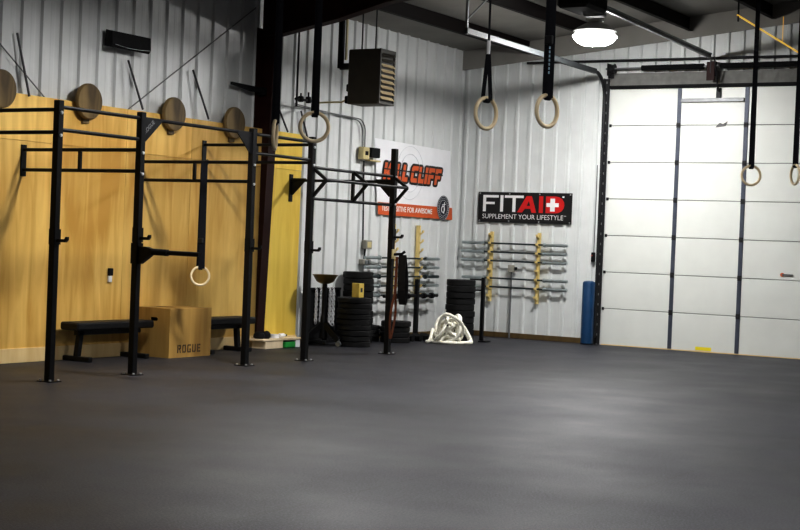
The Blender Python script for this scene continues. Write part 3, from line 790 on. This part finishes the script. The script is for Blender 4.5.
mb.torus((ec[0]+.002, ec[1], ec[2]), .132, .003, (1, 0, 0), 40, 4)
mb.beam((ec[0]+.003, ec[1]+.02, ec[2]-.09), (ec[0]+.003, ec[1]+.03, ec[2]+.10), .022, .002, (1, 0, 0))
mb.torus((ec[0]+.003, ec[1]-.015, ec[2]-.02), .05, .010, (1, 0, 0), 24, 5)
mb.beam((ec[0]+.003, ec[1]-.05, ec[2]+.05), (ec[0]+.003, ec[1]+.07, ec[2]+.065), .016, .002, (1, 0, 0))
mb.build('emblem_mark', M['print_white'], em)

t = thing('wall_banner', 'black FITAID banner with white and red lettering above the barbells', 'banner', (1.15, -.02, 1.89))
bx0, bx1, bz0, bz1 = .302, 2.003, 1.893, 2.394; W_, H_ = bx1-bx0, bz1-bz0
MB().cbox(bx0, bx1, -.018, -.006, bz0, bz1, .002).build('sheet', M['banner_black'], t)
def uv(u, v): return (u*W_, (1-v)*H_)
O = Vector((bx0, -.0185, bz0)); UX, VZ, T = Vector((1, 0, 0)), Vector((0, 0, 1)), Vector((0, -.0015, 0))
def rect(mb, u0, u1, v0, v1): mb.prism([uv(u0, v1), uv(u1, v1), uv(u1, v0), uv(u0, v0)], O, UX, VZ, T)
mb = MB(); rect(mb, .052, .085, .10, .645); rect(mb, .085, .222, .10, .185); rect(mb, .085, .180, .325, .405)
rect(mb, .240, .273, .10, .645); rect(mb, .287, .492, .10, .185); rect(mb, .372, .407, .185, .645)
mb.build('white_lettering', M['print_white'], t)
mb = MB()
mb.prism([uv(.425, .655), uv(.522, .11), uv(.578, .11), uv(.630, .655), uv(.580, .655), uv(.567, .53), uv(.507, .53), uv(.480, .655)], O, UX, VZ, T)
rect(mb, .656, .700, .11, .655)
dp = [uv(.728, .655), uv(.728, .11), uv(.83, .11)]
for k in range(9):
    a = PI/2 - PI*k/8; dp.append(uv(.835+.088*math.cos(a), .383-.272*math.sin(a)))
mb.prism(dp + [uv(.83, .655)], O, UX, VZ, T); mb.build('red_lettering', M['cloth_red'], t)
MB().prism([uv(.528, .43), uv(.563, .43), uv(.549, .27)], O+Vector((0, -.002, 0)), UX, VZ, T).build('letter_counter', M['banner_black'], t)
O2 = O + Vector((0, -.003, 0)); O, Ok = O2, O
mb = MB(); mb.prism([uv(a, b) for a, b in ((.775,.60),(.825,.60),(.825,.455),(.865,.455),(.865,.325),(.825,.325),(.825,.18),(.775,.18),(.775,.325),(.735,.325),(.735,.455),(.775,.455))], O, UX, VZ, T); rect(mb, .90, .92, .10, .15); mb.build('white_cross', M['print_white'], t)
O = Ok
text_into(MB(), 'SUPPLEMENT YOUR LIFESTYLE', (bx0+.05*W_, -.0205, bz0+.125*H_), (1, 0, 0), (0, 0, 1), (0, 0, 0), .865*W_, .155*H_, .0).build('slogan_lettering', M['print_white'], t)
text_into(MB(), 'TM', (bx0+.920*W_, -.0205, bz0+.235*H_), (1, 0, 0), (0, 0, 1), (0, 0, 0), .024*W_, .04*H_).build('trademark_lettering', M['print_white'], t)
for k in range(4):
    for z in (bz0+.025, bz1-.025):
        MB().torus((bx0+.03+(W_-.06)*k/3, -.0195, z), .010, .003, (0, 1, 0), 12, 5).build('grommet', M['bolt'], t)

# ------------------------------------------------------------------ barbells on notched wooden holders
def holder(p, n, out, label, z0, z1, first_notch, pitch, name='barbell_holder'):
    """saw-tooth board; p = foot on the wall, n = direction out of the wall, out = along the wall"""
    p = Vector(p); n = Vector(n); out = Vector(out)
    prof = [(0, z0), (.06, z0)]; z = first_notch
    while z < z1 - .10:
        prof += [(.06, z), (.125, z+.045), (.125, z+.078), (.113, z+.078), (.098, z+.040), (.06, z+.040)]; z += pitch
    prof += [(.06, z1), (.0, z1)]
    clean = [prof[0]]
    for q in prof[1:]:
        if q != clean[-1]: clean.append(q)
    t = thing(name, label, 'barbell holder', tuple(p + Vector((0, 0, z0))), 'notched barbell holders')
    MB().prism(clean, p - out*.021, n, (0, 0, 1), out*.042).build('notched_board', M['yellow_wood'], t)
    return t
def barbell(c, d, label, sleeve='steel', L=2.15, group='barbells on the wall', up=True):
    """c = centre, d = unit direction"""
    c = Vector(c); d = Vector(d)
    t = thing('barbell', label, 'barbell', tuple(c), group)
    MB().cyl(c - d*(L/2-.42), c + d*(L/2-.42), .014, 10).build('shaft', M['steel_dark'], t, True)
    for s in (-1, 1):
        k = MB().cyl(c + d*(s*(L/2-.42)), c + d*(s*L/2), .025, 12); k.cyl(c + d*(s*(L/2-.425)), c + d*(s*(L/2-.395)), .037, 12)
        k.build('sleeve', M[sleeve], t, True)
    return t
zs = tuple(.630 + .1436*k + .055 for k in (6, 5, 4, 2, 1))
for x, w in ((.590, 'nearer the room corner'), (1.455, 'nearer the blue post')):
    holder((x, .0, 0), (0, -1, 0), (1, 0, 0), 'notched yellow wooden barbell holder on the back wall ' + w, .585, 1.74, .630, .1436)
words_ = ('topmost', 'second from the top', 'middle one', 'second from the bottom', 'lowest')
for z, w, dx in zip(zs, words_, (0, -.01, 0, .02, .02)):
    barbell((1.025+dx, -.080, z), (1, 0, 0), f'dark barbell across the back wall under the black banner, {w} of five', L=1.92)
for y, w in ((-1.37, 'nearer the room corner'), (-2.14, 'partly behind the last rig upright')):
    holder((-.07, y, 0), (1, 0, 0), (0, 1, 0), 'notched yellow wooden barbell holder on the rig wall ' + w, .60, 1.78, .621, .1436)
for z, w, sl in zip(tuple(.621 + .1436*k + .055 for k in (4, 3, 2, 1, 0)), words_, ('steel', 'steel', 'steel_dark', 'steel', 'steel')):
    barbell((.010, -1.89, z), (0, 1, 0), f'barbell along the wall under the white banner, {w} of five', sl, 2.24)

# ------------------------------------------------------------------ bumper plates
PL = {}
def plate(c, r, th, label, group):
    key = (r, th)
    if key not in PL:
        t = thing('bumper_plate', label, 'weight plate', tuple(c), group)
        h = th-.002
        b = MB().lathe(c, [(.05, .004), (r*.62, .012), (r*.66, .0), (r-.012, .0), (r, .010), (r, h-.010), (r-.012, h), (r*.66, h), (r*.62, h-.012), (.05, h-.004)], 36).build('rubber_disc', M['rubber'], t, True)
        MB().lathe(c, [(.025, .003), (.055, .003), (.055, h-.003), (.025, h-.003)], 20, 'Z', True).build('steel_hub', M['steel_dark'], t, True)
        PL[key] = t; return t
    return copy_thing(PL[key], tuple(c), label, group)
ORD = ('lowest', 'second from the floor', 'third from the floor', 'fourth from the floor', 'fifth from the floor', 'sixth from the floor', 'seventh from the floor', 'eighth from the floor', 'ninth from the floor', 'tenth from the floor', 'eleventh from the floor')
def stack(x, y, n, r, th, where, group):
    for k in range(n):
        w = 'topmost' if k == n-1 else ORD[k]
        j = (.0 if k == 0 else random.uniform(-.012, .012), .0 if k == 0 else random.uniform(-.012, .012))
        plate((x+j[0], y+j[1], k*th + .0005), r, th, f'black bumper plate, {w}, {where}', group)
stack(.62, -4.20, 9, .240, .077, 'in the stack carrying the yellow carton', 'plates under the yellow carton')
stack(.17, -3.41, 11, .225, .0945, 'in the wall stack behind the yellow carton', 'plates against the wall')
stack(.92, -1.64, 10, .225, .096, 'in the stack behind the white rope', 'plates behind the rope')
stack(.50, -2.86, 4, .225, .080, 'in the low stack behind the last upright', 'plates behind the last upright')
stack(.12, -3.00, 4, .165, .060, 'in the stack of small plates by the wall', 'small plates')

t = thing('yellow_carton', 'small yellow carton standing on the front plate stack', 'carton', (.64, -4.15, .694))
MB().cbox(.62, .74, -4.29, -4.16, .6945, .895, .004).build('carton_body', M['carton'], t)
MB().box(.7402, .741, -4.25, -4.20, .77, .83).build('printed_mark', M['navy'], t)

# ------------------------------------------------------------------ chalk bowl stand, chain rack
t = thing('chalk_stand', 'black pedestal stand with a shallow tan bowl on top', 'chalk stand', (.30, -4.50, 0))
x, y = .30, -4.50
MB().lathe((x, y, 0), [(.0, .87), (.06, .872), (.12, .90), (.17, .985), (.185, 1.0), (.178, 1.0), (.11, .915), (.0, .89)], 32).build('bowl', M['bowl'], t, True)
MB().cyl((x, y, .10), (x, y, .875), .035, 14).build('pole', M['black'], t, True)
MB().lathe((x, y, .10), [(.05, 0), (.06, 0), (.045, .30), (.036, .34)], 16).build('collar', M['black'], t, True)
for k in range(3):
    a = PI/2 + .5 + 2*PI*k/3; d = Vector((math.cos(a), math.sin(a), 0)); p = Vector((x, y, 0))
    l = MB().beam(p + d*.03 + Vector((0, 0, .30)), p + d*.27 + Vector((0, 0, .09)), .07, .08).build('leg', M['black'], t)
    q = p + d*.27; s = Vector((-d.y, d.x, 0))
    MB().cyl(q - s*.02 + Vector((0, 0, .04)), q + s*.02 + Vector((0, 0, .04)), .04, 16).beam(q + Vector((0, 0, .075)), q + Vector((0, 0, .11)), .03, .03).build('caster', M['galv'], l, True)

t = thing('storage_rack', 'low black rack with a dark panel against the wall, chains in front', 'rack', (.02, -4.1, 0))
for yy in (-4.46, -3.70): MB().box(-.01, .03, yy-.02, yy+.02, 0, .77).build('post', M['black'], t)
MB().box(-.02, .04, -4.48, -3.68, .77, .80).build('top_bar', M['black'], t)
MB().box(-.03, -.012, -4.46, -3.70, .04, .77).build('back_panel', M['blackmat'], t)
MB().box(-.02, .06, -4.48, -3.68, .0, .04).build('base_bar', M['black'], t)
for k, (yy, n, w) in enumerate(((-4.37, 13, 'first beside the chalk stand pole'), (-4.25, 13, 'second, partly behind the pole'), (-4.02, 14, 'third, beyond the pole'), (-3.93, 14, 'last, next to the plate stack'))):
    mb = MB()
    for i in range(n):
        z = .745 - i*.036; h = i % 2
        pts = []
        for q in range(14):
            a = 2*PI*q/14; px, pz = .021*math.cos(a), .016*math.sin(a) + (.012 if math.sin(a) > 0 else -.012)
            pts.append((.075+(px if h else 0), yy+(0 if h else px), z+pz))
        mb.tube(pts, .0085, 6, True)
    mb.tube([(.049, yy, .79), (.07, yy, .80), (.085, yy, .785), (.078, yy, .765)], .006, 6)
    single(mb, 'steel_chain', M['chain'], 'shiny steel chain hanging on the black rack, ' + w, 'chain', 'chains on the rack')

# ------------------------------------------------------------------ resistance bands on the last upright
def band(p0, length, w, spread, label, mat, sway=0., twist=0., low=0.):
    p0 = Vector(p0); pts = []
    n = 22
    for s in (1, -1):
        seq = range(n+1) if s == 1 else range(n, -1, -1)
        for i in seq:
            u = i/n; half = spread*(math.sin(PI*min(1, u*1.02))**.6)*(.5+.7*u) if not low else .006 + low*max(0., math.sin(PI*min(1, max(0, (u-.45)/.55))))
            pts.append(p0 + Vector((.012*math.sin(3*u+twist), s*half + sway*u*u, -length*u)))
    mb = MB(); N = len(pts); vs = []
    for i, p in enumerate(pts):
        vs += [p + Vector((w/2, .0, 0)), p + Vector((-w/2, .0, 0)), p + Vector((-w/2, .008, .002)), p + Vector((w/2, .008, .002))]
    fs = []
    for i in range(N):
        j = (i+1) % N
        for k in range(4): fs.append((i*4+k, i*4+(k+1) % 4, j*4+(k+1) % 4, j*4+k))
    mb.add(vs, fs)
    return single(mb, 'resistance_band', mat, label, 'resistance band', 'resistance bands on the rig', True)
t = thing('band_peg', 'black peg with a pale end on the last rig upright holding bands', 'peg', (XR+.04, YU[4], 1.36))
MB().tube([(XR+.051, YU[4], 1.33), (XR+.16, YU[4]+.02, 1.34), (XR+.20, YU[4]+.03, 1.375)], .018, 10).build('peg_rod', M['blackmat'], t, True)
MB().cbox(XR+.037, XR+.055, YU[4]-.045, YU[4]+.045, 1.27, 1.40, .003).build('peg_plate', M['tan_box'], t)
band((XR+.165, YU[4]+.03, 1.325), .66, .11, .05, 'thick black resistance band hanging from the peg on the last upright', M['rubber'], .05)
band((XR+.085, YU[4]+.00, 1.300), 1.09, .03, .026, 'long rust-red resistance band hanging beside the last upright', M['red_band'], -.06, 1., .055)

# ------------------------------------------------------------------ low post with a bar, small floor things
t = thing('plate_tree', 'slim black post with a cross arm in front of the wall barbells', 'post', (.15, -1.67, 0))
MB().box(.12, .18, -1.70, -1.64, .03, .93).build('post', M['black'], t)
MB().cbox(.02, .40, -1.75, -1.59, 0, .03, .005).build('base', M['black'], t)
MB().cyl((.15, -2.66, .665), (.15, -1.02, .665), .024, 12).build('cross_arm', M['black'], t, True)
for yy in (-2.3, -1.95, -1.45, -1.2): MB().lathe((.15, yy, .665), [(.024, -.03), (.045, -.03), (.045, .03), (.024, .03)], 14, 'Y').build('collar', M['blackmat'], t, True)
def dumbbell(x, y, label, first=[None]):
    if first[0] is None:
        t = thing('hex_dumbbell', label, 'dumbbell', (x, y, 0), 'dumbbells on the floor')
        MB().cyl((x-.07, y, .055), (x+.07, y, .055), .017, 10).build('handle', M['steel'], t, True)
        for s in (-1, 1):
            MB().prism([(.058*math.cos(PI/6+PI/3*k), .055+.055/math.cos(PI/6)*.98*math.sin(PI/6+PI/3*k)*.87) for k in range(6)], (x+s*.10-.05, y, .0), (0, 1, 0), (0, 0, 1), (.10, 0, 0)).build('head', M['rubber'], t)
        first[0] = t; return t
    return copy_thing(first[0], (x, y, 0), label)
for k, (x, y, w) in enumerate(((.44, -2.38, 'at the plate stack end'), (.48, -2.21, 'second from the plate stack'), (.53, -2.04, 'third from the plate stack'), (.58, -1.88, 'beside the white rope'))):
    dumbbell(x, y-.10, 'black hex dumbbell on the floor before the slim post, ' + w)

# white battle rope in a heap
random.seed(23)
cx, cy = 1.10, -2.26
ctrl = [Vector((.86, -2.52, .024)), Vector((.90, -2.60, .024)), Vector((.93, -2.56, .06)), Vector((.90, -2.44, .20)), Vector((.86, -2.36, .10)), Vector((.95, -2.50, .024))]
for loop in range(11):            # loose upright loops thrown over one another
    u = loop/10; h = .12 + .30*math.sin(PI*(.15+.8*u)) ; a0 = loop*2.4 + random.uniform(-.5, .5)
    off = Vector((math.cos(a0), math.sin(a0), 0))*random.uniform(.03, .15)
    d = Vector((math.cos(a0+1.2), math.sin(a0+1.2), 0)); w_ = random.uniform(.12, .22); lay = random.uniform(-.16, .16)
    e = Vector((-d.y, d.x, 0))
    base = Vector((cx, cy, 0)) + off
    for k in range(7):
        q = 2*PI*k/7
        z = .03 + h*(.5-.5*math.cos(q))*random.uniform(.8, 1.05)
        ctrl.append(base + d*(w_*math.sin(q)) + e*(lay*math.cos(q)) + Vector((0, 0, z)))
ctrl += [Vector((1.12, -2.15, .30)), Vector((1.22, -2.10, .28)), Vector((1.31, -2.08, .16)), Vector((1.38, -2.08, .03)), Vector((1.40, -2.20, .024)), Vector((1.32, -2.30, .024)), Vector((1.22, -2.36, .08)), Vector((1.12, -2.40, .12)), Vector((1.05, -2.46, .03)), Vector((1.16, -2.52, .024)), Vector((1.30, -2.44, .024)), Vector((1.40, -2.34, .024))]
pts = []
for i in range(len(ctrl)-1):
    p0, p1, p2, p3 = ctrl[max(i-1, 0)], ctrl[i], ctrl[i+1], ctrl[min(i+2, len(ctrl)-1)]
    for q in range(5):
        t_ = q/5
        v = .5*((2*p1) + (p2-p0)*t_ + (2*p0-5*p1+4*p2-p3)*t_**2 + (3*p1-p0-3*p2+p3)*t_**3)
        v.z = max(v.z, .026); pts.append(v)
single(MB().tube(pts, .025, 10), 'battle_rope', M['rope'], 'thick white rope lying in a loose heap on the floor near the corner', 'rope', smooth=True)

# black post beside the rope stack
t = thing('steel_post', 'thin black upright post beside the tall plate stack in the corner', 'post', (1.155, -1.42, 0))
MB().box(1.16, 1.21, -1.425, -1.375, .02, 1.0).build('post', M['black'], t)
MB().cbox(1.17, 1.30, -1.48, -1.30, 0, .02, .004).build('base', M['black'], t)
for z in (.965, .80): MB().box(.95, 1.16, -1.412, -1.388, z-.012, z+.012).build('cross_arm', M['black'], t)

# conduit pole with an outlet on the back wall
t = thing('outlet_pole', 'grey conduit pole with an outlet box between the barbell holders', 'outlet', (.98, -.06, 0))
MB().cyl((.985, -.046, .0), (.985, -.046, 1.10), .014, 10).build('conduit', M['galv_dull'], t, True)
MB().cbox(.93, 1.04, -.085, -.036, 1.08, 1.20, .006).build('box', M['grey_box'], t)
MB().cbox(1.04, 1.09, -.075, -.045, 1.12, 1.17, .006).build('plug', M['blackmat'], t)

# bollard
t = thing('bollard', 'bright blue round bollard standing beside the overhead door', 'bollard', (2.425, -.17, 0))
MB().lathe((2.425, -.17, 0), [(.098, 0), (.098, .97), (.09, .992), (.06, 1.005), (0, 1.01)], 32).build('sleeve', M['blue'], t, True)
MB().lathe((2.425, -.17, 0), [(.101, .0), (.101, .02), (.098, .02)], 32).build('base_ring', M['blackmat'], t)
t = thing('door_control', 'small black door control with a thin cable on the wall above the blue post', 'switch', (2.415, -.02, 1.3))
MB().cbox(2.385, 2.440, -.05, -.001, 1.31, 1.46, .006).build('box', M['blackmat'], t)
MB().cyl((2.415, -.012, 1.46), (2.415, -.012, 2.85), .008, 8).build('cable', M['galv_dull'], t)
MB().cyl((2.40, -.056, 1.41), (2.40, -.05, 1.41), .01, 8).build('button', M['cloth_red'], t)

# ------------------------------------------------------------------ plyo box, benches, low platform
t = thing('plyo_box', 'plywood plyometric box with stencilled ROGUE lettering between the benches', 'plyo box', (.29, -7.755, 0))
x0, x1, y0, y1, h = .055, .545, -8.145, -7.355, .592
MB().box(x1-.018, x1, y0, y1, 0, h-.018).build('front_panel', M['box_wood'], t)
MB().box(x0, x0+.018, y0, y1, 0, h-.018).build('rear_panel', M['box_wood'], t)
MB().box(x0+.018, x1-.018, y1-.018, y1, 0, h-.018).build('end_panel', M['box_wood'], t)
MB().box(x0, x1, y0, y1, h-.018, h).build('top_panel', M['box_wood'], t)
# end panel with a hand hole: a ring of quads around a rounded slot
mb = MB(); cxh, czh = (x0+x1)/2, h-.135; hole = []; outer = []
for k in range(24):
    a = 2*PI*k/24; ca, sa = math.cos(a), math.sin(a)
    hole.append((cxh + (.035 if ca > 0 else -.035)*(1 if abs(ca) > .01 else 0) + .022*ca, czh + .022*sa))
xa0, xa1, za0, za1 = x0+.018, x1-.018, 0., h-.018
for k in range(24):
    a = 2*PI*k/24 ; ca, sa = math.cos(a), math.sin(a)
    s_ = min((xa1-cxh)/abs(ca) if abs(ca) > 1e-6 else 9, ((za1-czh) if sa > 0 else (czh-za0))/abs(sa) if abs(sa) > 1e-6 else 9)
    outer.append([cxh+ca*s_, czh+sa*s_])
for cxx, czz in ((xa0, za0), (xa1, za0), (xa0, za1), (xa1, za1)):      # snap the closest ones to the corners
    k = min(range(24), key=lambda i: (outer[i][0]-cxx)**2 + (outer[i][1]-czz)**2); outer[k] = [cxx, czz]
vs = []
for yy in (y0, y0+.018): vs += [(p[0], yy, p[1]) for p in hole] + [(p[0], yy, p[1]) for p in outer]
fs = []
for k in range(24):
    j = (k+1) % 24
    fs += [(k, j, 24+j, 24+k), (48+k, 72+k, 72+j, 48+j), (k, 48+k, 48+j, j)]
mb.add(vs, fs).build('side_panel', M['box_wood'], t)
mb = MB()
O5 = Vector((x1+.0004, y0+.155, .055)); hh = .100
xw = 0.
def stencil(polys, x):
    for p in polys: mb.prism([((x+a)*hh*.92, b*hh) for a, b in p], O5, (0, 1, 0), (0, 0, 1), (.0008, 0, 0))
R_ = [[(0,0),(.22,0),(.22,1),(0,1)], [(.28,.42),(.44,.42),(.54,0),(.76,0),(.62,.44),(.74,.54),(.74,.88),(.64,1),(.28,1),(.28,.80),(.50,.80),(.50,.62),(.28,.62)]]
O_ = [[(0,.12),(.10,0),(.34,0),(.34,.2),(.22,.2),(.22,.8),(.34,.8),(.34,1),(.10,1),(0,.88)], [(.40,0),(.64,0),(.74,.12),(.74,.88),(.64,1),(.40,1),(.40,.8),(.52,.8),(.52,.2),(.40,.2)]]
G_ = [[(0,.12),(.10,0),(.34,0),(.34,.2),(.22,.2),(.22,.8),(.34,.8),(.34,1),(.10,1),(0,.88)], [(.40,0),(.74,0),(.74,.5),(.46,.5),(.46,.34),(.53,.34),(.53,.2),(.40,.2)], [(.40,.8),(.72,.8),(.72,1),(.40,1)]]
U_ = [[(0,.12),(.10,0),(.34,0),(.34,.2),(.22,.2),(.22,1),(0,1)], [(.40,0),(.64,0),(.74,.12),(.74,1),(.52,1),(.52,.2),(.40,.2)]]
E_ = [[(0,0),(.22,0),(.22,1),(0,1)], [(.28,0),(.68,0),(.68,.2),(.28,.2)], [(.28,.41),(.60,.41),(.60,.6),(.28,.6)], [(.28,.8),(.68,.8),(.68,1),(.28,1)]]
for i, L_ in enumerate((R_, O_, G_, U_, E_)): stencil(L_, i*1.02)
mb.build('stencil_lettering', M['stencil'], t)

def bench(ya, yb, x0, x1, label):
    t = thing('workout_bench', label, 'bench', ((x0+x1)/2, (ya+yb)/2, 0), 'flat benches along the plywood')
    MB().cbox(x0, x1, ya, yb, .355, .445, .018).build('pad', M['pad'], t)
    MB().box((x0+x1)/2-.03, (x0+x1)/2+.03, ya+.12, yb-.12, .295, .355).build('frame_rail', M['black'], t)
    xm = (x0+x1)/2
    for s, yy in ((1, ya+.10), (-1, yb-.14)):
        l = MB().beam((xm, yy+s*.09, .34), (xm, yy+s*.05, .05), .06, .06, (1, 0, 0)).build('leg', M['black'], t)
        MB().cbox(xm-.21, xm+.21, yy+s*.05-.035, yy+s*.05+.035, 0, .055, .008).build('foot', M['black'], l)
    return t
bench(-9.50, -8.19, .07, .35, 'flat black bench along the plywood on the near side of the plyo box')
bench(-7.33, -6.22, .10, .40, 'flat black bench beyond the plyo box behind the middle upright')

t = thing('low_platform', 'low pale wooden platform on the floor at the foot of the red column', 'platform', (.18, -5.5, 0))
MB().cbox(.05, .31, -5.93, -5.02, .105, .132, .004).build('top_board', M['pale_wood'], t)
MB().cbox(.07, .30, -5.86, -5.46, .0, .105, .004).build('block_support', M['pale_wood'], t)
MB().cbox(.07, .30, -5.19, -5.06, .0, .105, .004).build('white_support', M['white'], t)
t = thing('green_container', 'small green container under the low pale platform', 'container', (.24, -5.33, 0))
MB().cbox(.10, .33, -5.45, -5.20, .0, .085, .012).build('body', M['green'], t)
MB().cbox(.10, .33, -5.45, -5.20, .0852, .098, .004).build('lid', M['blackmat'], t)
mb = MB()
for dx, dy, r_ in ((0, 0, .075), (.02, .10, .07), (-.02, .19, .055)):
    mb.lathe((.16+dx, -5.82+dy, .132), [(r_*.8, 0), (r_*1.1, .02), (r_, .06), (r_*.6, .09), (0, .10)], 14)
single(mb, 'black_bag', M['blackmat'], 'small crumpled black bag lying on the low pale platform', 'bag', smooth=True)
t = thing('tape_roll', 'white tape roll on the low pale platform beside the black bag', 'tape roll', (.18, -5.50, .132), 'white things on the platform')
MB().lathe((.18, -5.50, .132), [(.03, 0), (.06, 0), (.06, .05), (.03, .05)], 24, 'Z', True).build('tape', M['white'], t, True)
t = thing('white_bottle', 'small white bottle lying on the pale platform away from the black bag', 'bottle', (.20, -5.36, .132), 'white things on the platform')
MB().lathe((.20, -5.42, .162), [(0, 0), (.028, 0), (.03, .01), (.03, .10), (.014, .125), (.014, .14)], 16, 'Y').build('body', M['white'], t, True)
MB().lathe((.20, -5.28, .162), [(.016, 0), (.016, .025), (0, .025)], 12, 'Y').build('cap', M['blackmat'], t, True)

# ------------------------------------------------------------------ world and colour
w = bpy.data.worlds.new('world'); sc.world = w; w.use_nodes = True
w.node_tree.nodes['Background'].inputs['Color'].default_value = (.02, .02, .022, 1)
w.node_tree.nodes['Background'].inputs['Strength'].default_value = .3
sc.view_settings.view_transform = 'Standard'
sc.view_settings.look = 'None'
sc.view_settings.exposure = .45
sc.view_settings.gamma = .80
